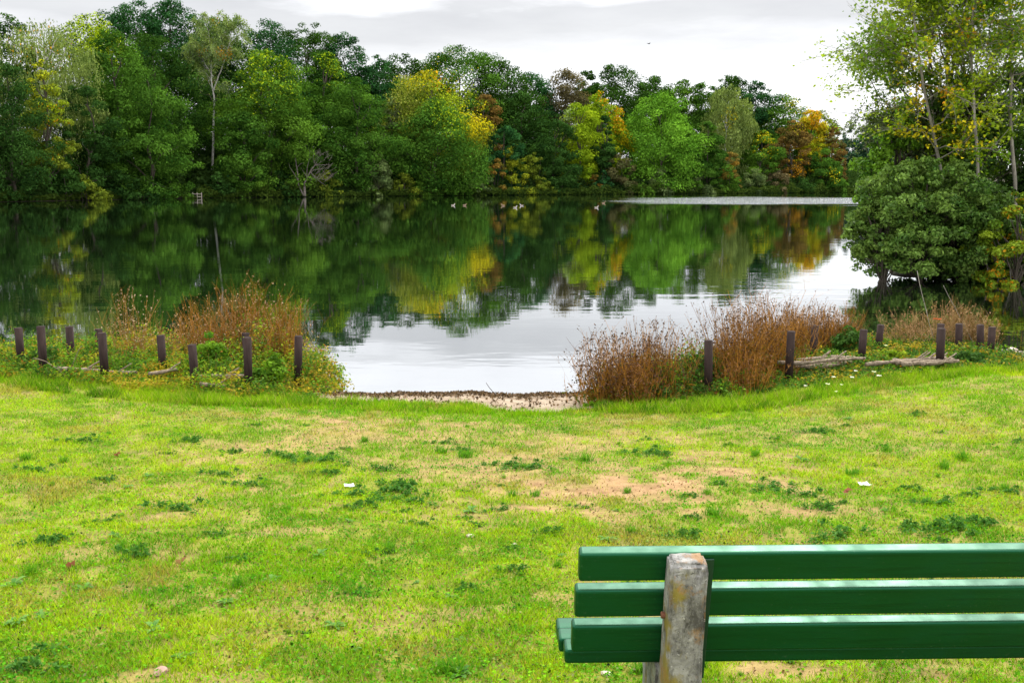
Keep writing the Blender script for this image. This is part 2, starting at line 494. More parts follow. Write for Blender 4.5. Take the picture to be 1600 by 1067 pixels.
# label, style, px centre, top y, width px, metres behind the shore, colours, crown base (fraction of height), accents
T = [
 # skyline row, left to right
 ('dark tree past the left edge on the skyline', 'dome', -120, 20, 190, 24, 'oak', .1, ()),
 ('dark feathery treetop at the upper left corner of the photo', 'dome', 5, 22, 110, 22, 'oak', .1, ()),
 ('yellow tinged oak crown rising behind the layered dark alder', 'dome', 140, 17, 120, 34, 'oak', .15, ((0, .75, .8, LIM, .7),)),
 ('broad black green oak under the yellow tinged crown', 'dome', 228, 42, 130, 18, 'oak', .05, ()),
 ('tallest oak whose crown touches the top edge, left of the birch', 'dome', 205, -4, 100, 44, 'oakblue', .2, ()),
 ('dark oak crown on the skyline just left of the white stemmed birch', 'dome', 268, -2, 110, 40, 'oakblue', .2, ()),
 ('oak top showing directly behind the white stemmed birch', 'dome', 335, 28, 120, 36, 'oak', .1, ()),
 ('dark green oak on the skyline right of the white stemmed birch', 'dome', 415, 30, 100, 34, 'oakblue', .1, ()),
 ('rounded oak crown on the skyline above the bright pointed alder', 'dome', 478, 31, 110, 38, 'oak', .1, ()),
 ('oak with a stepped crown where the left skyline drops', 'dome', 535, 47, 80, 36, 'oakblue', .1, ()),
 ('lower dark oak in the dip of the skyline, left of the wide dome', 'dome', 585, 84, 80, 30, 'oakblue', .1, ()),
 ('thin topped oak in the dip of the skyline beside the wide dome', 'dome', 628, 80, 80, 42, 'oak', .1, ()),
 ('widest domed oak above the yellow crowned tree', 'dome', 720, 65, 150, 36, 'alder', .05, ((-.2, .2, .5, YEL, .06),)),
 ('right shoulder oak of the wide dome above the rust tree', 'dome', 785, 92, 90, 32, 'oak', .05, ()),
 ('dark green oak sloping down right of the wide dome', 'dome', 825, 108, 80, 40, 'oakblue', .05, ()),
 ('dark tree filling the slope behind the small blue green tree', 'ovoid', 815, 140, 80, 20, 'darkalder', .05, ()),
 ('grey brown thinning tree on the skyline right of centre', 'tall', 885, 104, 62, 34, 'brown', .1, ()),
 ('small green treetop between the grey brown tree and the open crowned oak', 'dome', 920, 105, 40, 44, 'oak', .2, ()),
 ('open crowned oak on the skyline above the orange tipped maple', 'dome', 965, 98, 84, 38, 'oak', .2, ()),
 ('dark oak behind the bright round maple, left side', 'dome', 1022, 118, 66, 38, 'oak', .1, ()),
 ('green oak on the skyline above the bright round maple', 'dome', 1062, 122, 64, 40, 'mid', .1, ()),
 ('mid green treetop left of the weeping birch on the skyline', 'dome', 1100, 128, 56, 36, 'alder', .1, ()),
 ('dark leaved oak top behind the weeping birch', 'dome', 1145, 116, 62, 44, 'oak', .2, ()),
 ('dark oak standing right of the weeping birch on the skyline', 'dome', 1182, 124, 56, 36, 'oakblue', .05, ()),
 ('pale green domed tree at the right end of the skyline', 'dome', 1226, 147, 78, 30, 'mid', .05, ((.3, .8, .3, YEL, .25),)),
 ('thin green tree behind the yellow tree at the end of the bank', 'tall', 1283, 172, 46, 34, 'olive', .05, ()),
 ('dark oak filling the hollow behind the stem of the white birch', 'dome', 338, 118, 104, 22, 'oak', .0, ()),
 # middle row
 ('pale weeping birch above the yellow green willow at far left', 'birch', 62, 28, 145, 14, 'birch', .25, ((0, .5, .4, ORA, .05),)),
 ('layered dark alder with a pointed top, left of the black green oak', 'cone', 172, 46, 130, 13, 'alder', .03, ()),
 ('bright pointed alder in front of the rounded skyline oak', 'cone', 415, 72, 135, 9, 'mid', .02, ((0, .8, .6, LIM, .25),)),  # lime accent paints the sunlit top into the leaf colour
 ('slim green alder with a spiky tip tinted yellow green as if sunlit', 'cone', 508, 76, 90, 15, 'alder', .02, ((.2, .85, .4, LIM, .35),)),  # lime accent paints light on the right of the tip
 ('tall yellow crowned willow, green below and orange at the top', 'dome', 668, 108, 150, 14, 'olive', .02, ((-.1, .95, .30, YEL, .60), (.85, .1, .30, YEL, .75), (.3, .8, .2, ORA, .35), (-.5, .5, .5, (.26, .28, .05), .4), (.3, .5, .4, LIM, .35))),
 ('rust brown tree in a gap beside the yellow crowned willow', 'ovoid', 758, 145, 56, 20, 'rust', .1, ()),
 ('grey green willow half hidden left of the yellow crowned tree', 'ovoid', 612, 150, 60, 12, 'willow', .02, ()),
 ('tall yellow green poplar left of the orange tipped maple', 'tall', 902, 156, 58, 9, 'yellowgreen', .02, ((-.6, .6, .5, (.2, .26, .1), .6),)),
 ('maple with orange and yellow leaves on its top and right side', 'ovoid', 942, 139, 74, 13, 'yellowgreen', .05, ((.7, .35, .40, ORA, .5), (.1, .95, .30, ORA, .45), (.8, -.1, .4, YEL, .6))),
 ('bright green round maple, the largest right of centre', 'dome', 1035, 138, 112, 8, 'bright', .02, ()),
 ('pale weeping birch on the right half of the far bank', 'birch', 1142, 132, 70, 14, 'birch', .1, ((-.1, .2, .25, YEL, .2),)),
 ('green tree with yellow sprigs left of the rust red tree', 'ovoid', 1192, 200, 56, 10, 'mid', .02, ((.1, .6, .5, YEL, .35),)),
 ('rust red tree at the right end of the far bank', 'ovoid', 1240, 184, 58, 9, 'rust', .1, ((.2, -.6, .5, ORA, .25), (.2, .8, .4, YEL, .15))),
 ('bright yellow tree between two rust coloured trees', 'tall', 1270, 168, 46, 12, 'yellow', .05, ((0, .7, .5, ORA, .5), (.1, -.2, .4, LIM, .4))),
 ('last rust coloured tree before the open water at right', 'ovoid', 1302, 198, 44, 9, 'rust', .08, ((-.4, -.5, .6, (.05, .11, .02), .7),)),
 # front row on the water
 ('dark tree hanging over the water past the left edge', 'dome', -110, 110, 150, 6, 'darkalder', .0, ()),
 ('dark green tree at the left edge reaching down to the water', 'ovoid', 8, 92, 120, 6, 'darkalder', .0, ()),
 ('yellow green willow with a golden top at far left', 'ovoid', 66, 95, 74, 7, 'olive', .1, ((-.2, .8, .55, (.38, .40, .02), .6), (.3, -.1, .4, ORA, .12), (.5, .2, .4, LIM, .35))),
 ('broad spreading alder over the water left of the landing rail', 'cone', 228, 112, 122, 5, 'alder', .0, ()),
 ('dark alder behind the left side of the broad spreading alder', 'cone', 128, 130, 100, 8, 'darkalder', .0, ()),
 ('lower green alder by the water between rail and dead tree', 'ovoid', 376, 150, 88, 5, 'alder', .0, ()),
 ('green alder standing behind the bare dead tree', 'cone', 468, 150, 100, 10, 'alder', .0, ()),
 ('wide leafy alder right of the bare dead tree', 'ovoid', 553, 118, 112, 8, 'alder', .0, ()),
 ('dark green alder in front of the yellow crowned willow', 'ovoid', 680, 150, 128, 5, 'alder', .0, ((.5, .7, .5, LIM, .25),)),
 ('small blue green tree below the rust brown tree', 'ovoid', 786, 184, 54, 7, 'oakblue', .0, ()),
 ('dark alder left of the tall yellow green poplar', 'ovoid', 868, 178, 72, 6, 'darkalder', .0, ()),
 ('narrow dark cypress shaped tree in front of the orange tipped maple', 'tall', 948, 178, 32, 6, 'darkalder', .05, ()),
 ('dark alder right below the bright green round maple', 'ovoid', 1075, 205, 50, 5, 'alder', .0, ()),
 ('green alder between the bright round maple and the weeping birch', 'ovoid', 1106, 190, 58, 6, 'alder', .0, ()),
 ('dark green tree beneath the last rust coloured tree', 'ovoid', 1284, 228, 56, 5, 'alder', .0, ((.4, -.3, .3, YEL, .3),)),
]
ARCH = {'dome': ('dome', .115), 'cone': ('cone', .105), 'ovoid': ('ovoid', .115), 'tall': ('tall', .15)}

def plant_tree(label, style, px, top, w, off, key, zbf, acc, name=None, d=None, group='trees on the far bank', cat='tree'):
    d = d or shore_d(px) + (off - 3.0 if off <= 10 else off)
    P = at_dist(px, top, d)
    z = max(gz(P[0], d), -.1)
    H = P[2] - z
    W = w / ppm(d)
    zb = H * zbf
    base, alt = K[key]
    birch = style == 'birch'
    prof, crk = ('tall', .13) if birch else ARCH[style]
    nl = int(np.clip(84 * W * (H - zb) * (1.25 if birch else 1), 2000, 46000))
    ls = .205 * (d / 200) ** .6
    q, C, cr = crown(W * ((1.5 if w < 105 else 1.22) if off > 17 else 1.25), H * 1.01, W * 1.1, zb, prof, nl, ls, base, alt, crk, birch, acc)
    parts = []
    tr = max(.12, H * .014)
    tp = wander((0, 0, -.3), (rng.normal() * W * .04, rng.normal() * W * .04, H * .82), 7, .06)
    parts.append(tube(tp, np.linspace(tr, tr * .25, 7), 6))
    for i in rng.choice(len(C), size=min(12, len(C)), replace=False):
        j = int(np.clip(C[i][2] / H / .82 * 6 - 1.2, 1, 5))
        parts.append(tube(wander(tp[j], C[i], 5, .12, .05), np.linspace(tr * .45, tr * .1, 5), 5))
    nm = name or {'birch': 'birch_tree', 'cone': 'alder_tree', 'dome': 'oak_tree'}.get(style, 'broadleaf_tree')
    return tree_thing(nm, label, cat, (P[0], d, z), group, q, parts, M_LEAF, M_BIRCH if birch else M_BARK)

for row in T:
    lab = row[0]
    nm = None
    for w_, n_ in (('maple', 'maple_tree'), ('willow', 'willow_tree'), ('poplar', 'poplar_tree'), ('birch', 'birch_tree'), ('alder', 'alder_tree'), ('oak', 'oak_tree')):
        if w_ in lab.split(',')[0].split(' behind')[0].split(' above')[0].split(' left')[0].split(' right')[0].split(' in front')[0].split(' between')[0].split(' below')[0].split(' beside')[0].split(' over')[0].split(' half')[0]:
            nm = n_; break
    plant_tree(*row, name=nm or 'broadleaf_tree')

# distant trees beyond the end of the lake
for lab, px, top, w in (('distant haze tinted tree beyond the lake end, left of two', 1335, 194, 46),
                        ('distant haze tinted tree beyond the lake end beside the near willow', 1372, 188, 50),
                        ('distant tree almost hidden behind the near willow', 1415, 196, 60),
                        ('distant tree fully screened by the near grove', 1470, 200, 70)):
    plant_tree(lab, 'dome', px, top, w, 0, 'hazeteal', .0, (), 'broadleaf_tree', d=352, group='distant trees beyond the lake end')

# waterside shrubs along the far bank
S = [
 ('dark shrub at the waterline below the yellow green willow', 95, 250, 70, 3, 'darkalder'),
 ('olive shrub at the waterline below the layered alder', 130, 262, 66, 2, 'olive'),
 ('low dark shrub under the broad spreading alder', 195, 268, 70, 2, 'darkalder'),
 ('dark green shrub left of the landing rail', 272, 262, 50, 3, 'alder'),
 ('dark rounded shrub right of the landing rail', 340, 262, 44, 2.5, 'darkalder'),
 ('bright leaved shrub between the landing rail and dead tree', 392, 250, 54, 2.5, 'mid'),
 ('small dark shrub just left of the bare dead tree', 436, 262, 46, 3, 'darkalder'),
 ('shrub with yellow leaves at the foot of the dead tree', 510, 262, 44, 2.5, 'olive'),
 ('grey willow bush right of the dead tree', 590, 232, 54, 2.5, 'willow'),
 ('low olive bush at the waterline right of the grey willow', 628, 268, 46, 2, 'olive'),
 ('small bright green bush below the dark alder', 650, 278, 38, 2, 'mid'),
 ('low green shrub under the dark alder, right part', 712, 272, 50, 2, 'alder'),
 ('pale willow bush at the right foot of the yellow crowned willow', 748, 262, 38, 2, 'willow'),
 ('golden leaved shrub left of the dark alder by the poplar', 803, 224, 50, 4, 'goldgreen'),
 ('orange tinged bush beside the golden leaved shrub', 775, 246, 34, 3, 'rustmix'),
 ('olive shrub to the right of the golden leaved shrub', 836, 236, 44, 4, 'olive'),
 ('low yellow bush at the waterline below the olive shrub', 846, 276, 36, 2, 'olive'),
 ('dark bush at the waterline under the dark alder', 884, 272, 50, 2, 'darkalder'),
 ('red and yellow shrub below the tall poplar', 930, 270, 26, 4, 'rustmix'),
 ('brownish green shrub below the orange tipped maple', 968, 238, 56, 3.5, 'brownmix'),
 ('dark leaved bush left of the brownish green shrub', 943, 264, 26, 2.5, 'oakblue'),
 ('grey green bush below the bright round maple', 1035, 262, 48, 2.5, 'willow'),
 ('low grassy bush on the bank left of the grey green bush', 1003, 284, 36, 2, 'mid'),
 ('shrub at the water below the green alder', 1090, 274, 50, 2, 'willow'),
 ('golden brown dome shrub below the weeping birch', 1143, 232, 36, 4, 'gold'),
 ('green shrub at the water below the golden brown dome', 1140, 268, 48, 2, 'mid'),
 ('grey brown twiggy bush left of the rust red tree', 1212, 262, 42, 3, 'brown'),
 ('grey green bush below the yellow sprigged tree', 1180, 262, 44, 2.5, 'willow'),
 ('dark shrub at the water below the rust red tree', 1250, 272, 48, 2, 'darkalder'),
 ('last green bush at the end of the far bank', 1310, 268, 32, 2, 'alder'),
]
K['goldgreen'] = ((.06, .11, .012), (.34, .36, .02)); K['rustmix'] = ((.08, .10, .016), (.30, .16, .03)); K['brownmix'] = ((.06, .08, .025), (.13, .11, .045)); K['gold'] = ((.13, .12, .03), (.38, .22, .03))
for lab, px, top, w, off, key in S:
    d = shore_d(px) + off - 1.6
    P = at_dist(px, top, d); z = max(gz(P[0], d), -.05); H = P[2] - z; W = w / ppm(d)
    q, C, cr = crown(W * 1.1, H, W, .0, 'bush', int(np.clip(60 * W * H, 1200, 6500)), .21, *K[key], .14)
    st = [tube(wander((rng.normal() * .2, rng.normal() * .2, -.2), C[i], 5, .12), np.linspace(.07, .02, 5), 5) for i in range(min(6, len(C)))]
    tree_thing('waterside_shrub', lab, 'shrub', (P[0], d, z), 'shrubs along the far waterline', q, st, M_LEAF, M_BARK, 'foliage', 'stem')

# the shaded growth between and behind the trunks, which reads as one mass
n = 120000
px_ = -200 + 1540 * rng.random(n); of_ = -.6 + 36 * rng.random(n) ** 1.6
dd_ = np.interp(px_, [a for a, b in FARPX], [p_[1] for p_ in FAR]) + of_
X_ = (px_ - 800) / F * dd_ / CT; Z_ = np.maximum(ground_h(X_, dd_), 0)
gap = np.clip(np.abs(px_ - 308) / 13, .10, 1)
top_ = (.9 + 4.5 * fbm(X_, dd_, 5, 17) * sstep(-.6, 3, of_) + 7 * sstep(6, 16, of_) * fbm(X_, dd_, 9, 19)) * np.where(of_ < 9, gap, 1)
P_ = np.stack([X_, dd_, Z_ + top_ * rng.random(n) ** .7], -1)
k_ = (fbm(X_, P_[:, 2] * 2, 2.5, 23)[:, None] * .8 + .3 * rng.random((n, 1)))
cc_ = np.array((.014, .036, .009)) * (1 - k_) + np.array((.045, .085, .018)) * k_
q = leaf_quads(P_, rng.normal(size=(n, 3)) * .7 + np.array([0, -.3, .6]), .34 * (.6 + .8 * rng.random(n)), .6, cc_)
n2 = 75000
px_ = -260 + 1600 * rng.random(n2); of_ = -1.4 + 9.5 * rng.random(n2) ** 1.3
dd_ = np.interp(px_, [a for a, b in FARPX], [p_[1] for p_ in FAR]) + of_
X_ = (px_ - 800) / F * dd_ / CT; Z_ = np.maximum(ground_h(X_, dd_), 0)
top_ = (.3 + 3.6 * fbm(X_, dd_ * .3, 4, 27) ** 1.6) * np.where(np.abs(px_ - 308) < 11, .12, 1)
P_ = np.stack([X_, dd_, Z_ + .05 + top_ * rng.random(n2) ** .8], -1)
k_ = (fbm(X_, P_[:, 2] * 2, 3.5, 29)[:, None] * .9 + .3 * rng.random((n2, 1)))
cc_ = np.array((.008, .026, .006)) * (1 - k_) + np.array((.085, .135, .020)) * k_
q = cat_meshes([q, leaf_quads(P_, rng.normal(size=(n2, 3)) * .7 + np.array([0, -.3, .6]), .22 * (.6 + .8 * rng.random(n2)), .55, cc_)])
tag(obj('woodland_undergrowth', mesh_np('woodland_undergrowth', *q), None, M_LEAF), 'shaded undergrowth filling the wood behind the waterside trees', 'undergrowth', None, 'stuff')

# the white stemmed birch: open crown on a visible pale trunk
def branch_tree(name, label, base, tips, spec, mleaf, mbark, group=None, cat='tree', accents=(), leafname='crown'):
    """tips: list of (polyline, r0, r1) trunks in world metres; spec: dict"""
    base = np.asarray(base, float)
    wood, LP, LN, LT = [], [], [], []
    g = 0
    for (poly, r0, r1) in tips:
        poly = np.asarray(poly, float) - base
        m_ = 14
        t = np.linspace(0, 1, len(poly)); tt = np.linspace(0, 1, m_)
        P = np.stack([np.interp(tt, t, poly[:, i]) for i in range(3)], -1)
        P[1:-1] += rng.normal(size=(m_ - 2, 3)) * r0 * .45
        wood.append(tube(P, np.linspace(r0, r1, m_), 7))
        L = np.linalg.norm(P[-1] - P[0])
        for i in range(spec['limbs']):
            u = spec.get('from', .3) + (1 - spec.get('from', .3)) * (i + rng.random()) / spec['limbs']
            s = np.array([np.interp(u, tt, P[:, k]) for k in range(3)])
            az = g * 2.399 + rng.normal() * .4; g += 1
            ll = spec['len'] * (1.15 - .75 * u ** 2) * (.6 + .6 * rng.random())
            el = spec.get('el', .5) + rng.normal() * .25
            dv = np.array([math.cos(az) * math.cos(el), math.sin(az) * math.cos(el) * spec.get('flat', 1), math.sin(el)])
            e = s + dv * ll; 
            Q = wander(s, e, 6, .10, spec.get('sag', .08))
            e = Q[-1]
            wood.append(tube(Q, np.linspace(max(.012, r0 * .38 * (1 - u * .6)), .008, 6), 5))
            for j in range(spec['twigs']):
                v = .25 + .75 * (j + rng.random()) / spec['twigs']
                s2 = np.array([np.interp(v, np.linspace(0, 1, 6), Q[:, k]) for k in range(3)])
                d2 = dv * .6 + rng.normal(size=3) * .55; d2[2] += spec.get('twigup', .1)
                tl = spec['twig'] * (.5 + rng.random())
                Q2 = wander(s2, s2 + d2 * tl, 5, .10, 0)
                if spec.get('weep'):
                    Q2[:, 2] -= np.linspace(0, 1, 5) ** 1.6 * tl * spec['weep']
                wood.append(tube(Q2, np.linspace(.008, .003, 5), 3, cap=False))
                nlf = rng.poisson(spec['leaves'])
                if nlf == 0: continue
                wv = rng.random(nlf) ** .8
                PP = np.stack([np.interp(wv, np.linspace(0, 1, 5), Q2[:, k]) for k in range(3)], -1)
                PP += rng.normal(size=(nlf, 3)) * spec['spread']
                LP.append(PP)
                nn = rng.normal(size=(nlf, 3)) * .75 + np.array([0, 0, .8]); LN.append(nn)
                tv = np.tile(d2, (nlf, 1)) + rng.normal(size=(nlf, 3)) * .7
                if spec.get('weep'): tv[:, 2] -= 1.0
                LT.append(tv)
    P = np.concatenate(LP); Nn = np.concatenate(LN); Tn = np.concatenate(LT)
    b_, a_ = np.array(spec['cols'][0]), np.array(spec['cols'][1])
    k = np.clip(rng.random((len(P), 1)) * .8 + .35 * np.sin(P[:, :1] * 2.1 + P[:, 2:] * 1.7), 0, 1)
    cols = b_ * (1 - k) + a_ * k
    cols *= 1 + .22 * rng.normal(size=(len(P), 1))
    for (c, r, col, pr) in accents:
        q = np.linalg.norm((P + base - np.array(c)) / np.array(r), axis=1)
        hit = rng.random(len(P)) < pr * np.clip(1.5 - q, 0, 1)
        cols = np.where(hit[:, None], np.array(col) * (1 + .25 * rng.normal(size=(len(P), 1))), cols)
    P[:, 2] = np.maximum(P[:, 2], .03 - base[2])
    q = leaf_quads(P, Nn, spec['leaf'] * (.65 + .7 * rng.random(len(P))), spec.get('asp', .55), np.clip(cols, .004, .9), .3, Tn)
    return tree_thing(name, label, cat, base, group, q, wood, mleaf, mbark, leafname)

d = shore_d(345) + 11
def W_(px, py, dd): return at_dist(px, py, dd)
b0 = W_(332, 300, d); b0[2] = gz(b0[0], d) - .2
pts = [b0, W_(333, 215, d), W_(334, 150, d), W_(330, 115, d), W_(328, 60, d), W_(322, 30, d)]
pts2 = [W_(334, 140, d), W_(345, 110, d), W_(358, 70, d), W_(366, 32, d)]
pts3 = [W_(333, 120, d), W_(318, 95, d), W_(302, 80, d)]
branch_tree('birch_tree', 'white stemmed birch with an open hanging crown, orange sprigs', b0, [(pts, .22, .05), (pts2, .13, .03), (pts3, .10, .03)],
            dict(limbs=15, twigs=13, len=4.8, twig=1.6, leaves=24, spread=.24, leaf=.19, weep=1.2, el=.55, **{'from': .42}, cols=((.11, .18, .05), (.25, .32, .09)), asp=.45),
            M_LEAF, M_BIRCH, 'trees on the far bank',
            accents=[(W_(352, 85, d), (1.4, 3, 1.2), ORA, .5), (W_(318, 80, d), (.9, 2, 1), ORA, .35), (W_(328, 130, d), (.8, 2, .8), ORA, .3), (W_(340, 30, d), (1, 3, 1), ORA, .15)])

# bare dead tree at the water
d = shore_d(475) - 1.2
b0 = W_(476, 305, d); b0[2] = -.2
def pl(*a): return [W_(x, y, d + (i * .35 if i else 0)) for i, (x, y) in enumerate(a)]
wood = []
for path, r0, r1 in [
    (((476, 307), (476, 296), (475, 288)), .40, .26),
    (((474, 305), (466, 288), (465, 270), (461, 245), (463, 238), (471, 231), (480, 227)), .20, .05),
    (((466, 283), (460, 272), (453, 262), (451, 255)), .13, .04),
    (((461, 246), (464, 232), (469, 220)), .07, .03),
    (((464, 262), (470, 256), (475, 255)), .07, .03),
    (((475, 288), (480, 278), (487, 264), (493, 258), (505, 258), (516, 258)), .20, .04),
    (((479, 278), (480, 262), (483, 250), (490, 243), (498, 236)), .10, .03),
    (((480, 278), (474, 268), (470, 262)), .09, .03),
    (((493, 258), (489, 248), (491, 238)), .07, .03),
    (((483, 272), (490, 266), (502, 264), (512, 262), (520, 255)), .09, .03),
    (((486, 270), (492, 278), (500, 284), (510, 291)), .11, .03),
    (((490, 274), (498, 280), (506, 281), (514, 277)), .07, .025),
    (((498, 280), (508, 272), (516, 266)), .06, .02),
    (((483, 250), (484, 240), (484, 236)), .06, .02)]:
    pts = np.array(pl(*path)) - b0
    wood.append(tube(pts, np.linspace(r0, r1, len(pts)) * .68, 6))
for _ in range(70):
    s = np.array(W_(484 + rng.random() * 32, 240 + rng.random() * 46, d + .8)) - b0
    e = s + np.array([rng.normal() * .7 + .5, rng.normal() * .5, .5 + rng.random() * .7])
    wood.append(tube(wander(s, e, 4, .12), np.linspace(.035, .012, 4), 4))
dt = empty('dead_tree', b0, 'bare grey dead tree leaning out at the far waterline', 'dead tree')
Vq, Fq, Cq = cat_meshes(wood[:6]); obj('trunk', mesh_np('trunk', Vq, Fq, None, True), dt, M_DEADTREE)
Vq, Fq, Cq = cat_meshes(wood[6:]); obj('branches', mesh_np('branches', Vq, Fq, None, True), dt, M_DEADTREE)

# ------------------------------------------------------------------ box builder for timber and bench
def box_mesh(name, L, Wd, Hh, bev=.006, seg=2, jitter=0):
    bm = bmesh.new(); bmesh.ops.create_cube(bm, size=1)
    for v in bm.verts: v.co = Vector((v.co.x * L, v.co.y * Wd, v.co.z * Hh))
    if bev: bmesh.ops.bevel(bm, geom=list(bm.edges), offset=bev, segments=seg, affect='EDGES', profile=.5)
    me = bpy.data.meshes.new(name); bm.to_mesh(me); bm.free()
    if seg > 1:
        big = max(p_.area for p_ in me.polygons) * .02
        for p_ in me.polygons: p_.use_smooth = p_.area < big
    return me

# landing rail on the far bank
d = shore_d(308) - .4
p0 = W_(308, 305, d); z0 = gz(p0[0], d)
M_PALEWOOD = simple_mat('pale_timber', (.30, .25, .2), (.5, .44, .37), 6, .8, .2)
r = empty('landing_rail', (p0[0], d, max(z0, 0)), 'small pale wooden landing rail in the gap between the alders', 'railing'); r.scale = (.85, .85, .72)
for i in range(3):
    obj('post', box_mesh('post', .12, .12, 1.5, .01, 1), r, M_PALEWOOD, ((i - 1) * .85, 0, .55))
for zz in (.35, .95):
    obj('rail', box_mesh('rail', 1.95, .06, .15, .01, 1), r, M_PALEWOOD, (0, -.095, zz))

# ------------------------------------------------------------------ near grove on the right bank
def near_crown(label, name, px, py_top, py_bot, w, d, key, nl, ls, prof='dome', crk=.16, acc=(), asp=.55, depth=1.0, cat='tree', sharp=.45, ncl=60, gbase=None, leafname='crown'):
    P = at_dist(px, py_top, d); B = at_dist(px, py_bot, d)
    z = max(gz(P[0], d), -.1)
    H = P[2] - z; zb = max(B[2] - z, .0); W = w / ppm(d)
    q, C, cr = crown(W, H, W * depth, zb, prof, nl, ls, *key, crk, False, acc, asp, sharp, ncl, .30, .75)
    wood = []
    tp = wander((0, 0, -.3), (0, 0, zb + (H - zb) * .75), 8, .07)
    r0 = .03 + .012 * H
    wood.append(tube(tp, np.linspace(r0, r0 * .3, 8), 7))
    for i in rng.choice(len(C), size=min(38, len(C)), replace=False):
        j = int(np.clip(C[i][2] / max(H, .1) * 7 - 1 - 2 * rng.random(), 1, 6))
        Q = wander(tp[j], C[i], 6, .10, .06)
        wood.append(tube(Q, np.linspace(r0 * .36, .008, 6), 5))
    return tree_thing(name, label, cat, (P[0], d, z), 'grove on the right bank', q, wood, M_NEARLEAF, M_BARK, leafname)

GD = 27.2
def nc(label, name, px, top, bot, w, dd, key, nl, ls, prof='dome', crk=.10, acc=(), depth=1.0, cat='bush', ncl=90):
    near_crown(label, name, px, top, bot, w * 1.12, dd, key, nl, ls, prof, crk, acc, .55, depth, cat, .4, ncl, leafname='crown' if cat == 'tree' else 'foliage')
nc('dense grey green willow bush drooping over the water at right', 'willow_bush', 1452, 240, 428, 222, GD, ((.042, .105, .014), (.185, .29, .055)), 36000, .050, 'dome', .058, (), .8, 'bush', 330)
nc('second lobe of grey green willow right of the drooping bush', 'willow_bush', 1510, 268, 438, 170, GD + .4, ((.040, .095, .016), (.13, .215, .040)), 21000, .052, 'dome', .062, (), .8, 'bush', 220)
nc('low willow branches spreading over the water at the grove corner', 'willow_bush', 1382, 300, 408, 100, GD - .2, ((.06, .13, .022), (.16, .245, .042)), 9500, .052, 'ovoid', .085, (), .8, 'bush', 110)
nc('yellow green hornbeam bush at the right edge of the photo', 'hornbeam_bush', 1592, 300, 448, 125, GD - .9, ((.09, .175, .012), (.27, .35, .02)), 13000, .050, 'ovoid', .08, ((.1, .5, .5, ORA, .15), (-.3, -.6, .5, ORA, .14)), .8, 'bush', 60)
nc('bright green young tree leaning left of the golden sprays', 'young_tree', 1404, 168, 345, 118, GD + 1.5, ((.055, .150, .012), (.17, .31, .022)), 13000, .055, 'ovoid', .11, (), .9, 'tree', 70)
nc('dark green tree filling the middle of the grove', 'broadleaf_tree', 1500, 120, 400, 190, GD + 2.6, ((.022, .062, .010), (.080, .150, .020)), 22000, .062, 'dome', .09, (), .8, 'tree', 110)
nc('dark rounded tree at the back right of the grove', 'broadleaf_tree', 1610, 70, 400, 200, GD + 3.5, ((.024, .062, .012), (.085, .155, .022)), 20000, .064, 'ovoid', .09, (), .8, 'tree', 100)
nc('shaded low thicket under the middle of the grove', 'thicket_shrub', 1530, 330, 450, 280, GD + 1.6, ((.016, .045, .009), (.045, .090, .016)), 20000, .058, 'bush', .10, (), .5, 'shrub', 80)
nc('dark thicket behind the hornbeam at the right edge', 'thicket_shrub', 1640, 250, 452, 170, GD + 2.2, ((.016, .045, .009), (.045, .090, .016)), 12000, .06, 'bush', .10, (), .6, 'shrub', 70)

nc('airy green crown filling the gaps behind the slender aspens', 'broadleaf_tree', 1505, -70, 270, 235, GD + 2.2, ((.050, .120, .008), (.20, .30, .016)), 19000, .055, 'dome', .075, ((-.35, .3, .3, YEL, .35),), .8, 'tree', 120)
lcol = ((.10, .20, .008), (.33, .41, .012))
def trunk_px(*a): 
    P = [W_(x, y, dd) for x, y, dd in a]
    P[0][2] = gz(P[0][0], P[0][1]) - .2
    return P
t1 = trunk_px((1498, 430, GD + .8), (1475, 300, GD + .8), (1458, 210, GD + .8), (1440, 110, GD + .6), (1426, 20, GD + .4), (1416, -60, GD + .2))
branch_tree('aspen_tree', 'leaning slender aspen with golden sprays of leaves', t1[0], [(t1, .055, .015)],
            dict(limbs=30, twigs=13, len=1.95, twig=.7, leaves=24, spread=.09, leaf=.050, el=.25, sag=.02, **{'from': .30}, cols=lcol, asp=.7),
            M_NEARLEAF, M_PALEBARK, 'grove on the right bank',
            accents=[(W_(1440, 125, GD + .5), (.55, 2.5, .9), YEL, .95), (W_(1460, 215, GD + .5), (.85, 2.5, .5), YEL, .95), (W_(1440, 140, GD + .5), (.45, 2, .35), ORA, .5), (W_(1470, 262, GD + .5), (.45, 2, .35), YEL, .7)])
t2 = trunk_px((1530, 430, GD + .3), (1527, 300, GD + .3), (1523, 180, GD + .3), (1518, 80, GD + .3), (1522, -20, GD + .2), (1530, -110, GD))
branch_tree('aspen_tree', 'straight pale stemmed aspen in the middle of the grove', t2[0], [(t2, .05, .015)],
            dict(limbs=28, twigs=12, len=2.1, twig=.75, leaves=21, spread=.09, leaf=.048, el=.35, sag=.02, **{'from': .42}, cols=lcol, asp=.7),
            M_NEARLEAF, M_PALEBARK, 'grove on the right bank', accents=[(W_(1530, 60, GD), (.8, 2, .8), YEL, .25), (W_(1500, 40, GD), (.5, 2, .5), ORA, .1)])
t3 = trunk_px((1590, 430, GD + 1.6), (1584, 300, GD + 1.6), (1580, 160, GD + 1.6), (1580, 60, GD + 1.6), (1576, -60, GD + 1.6), (1570, -150, GD + 1.6))
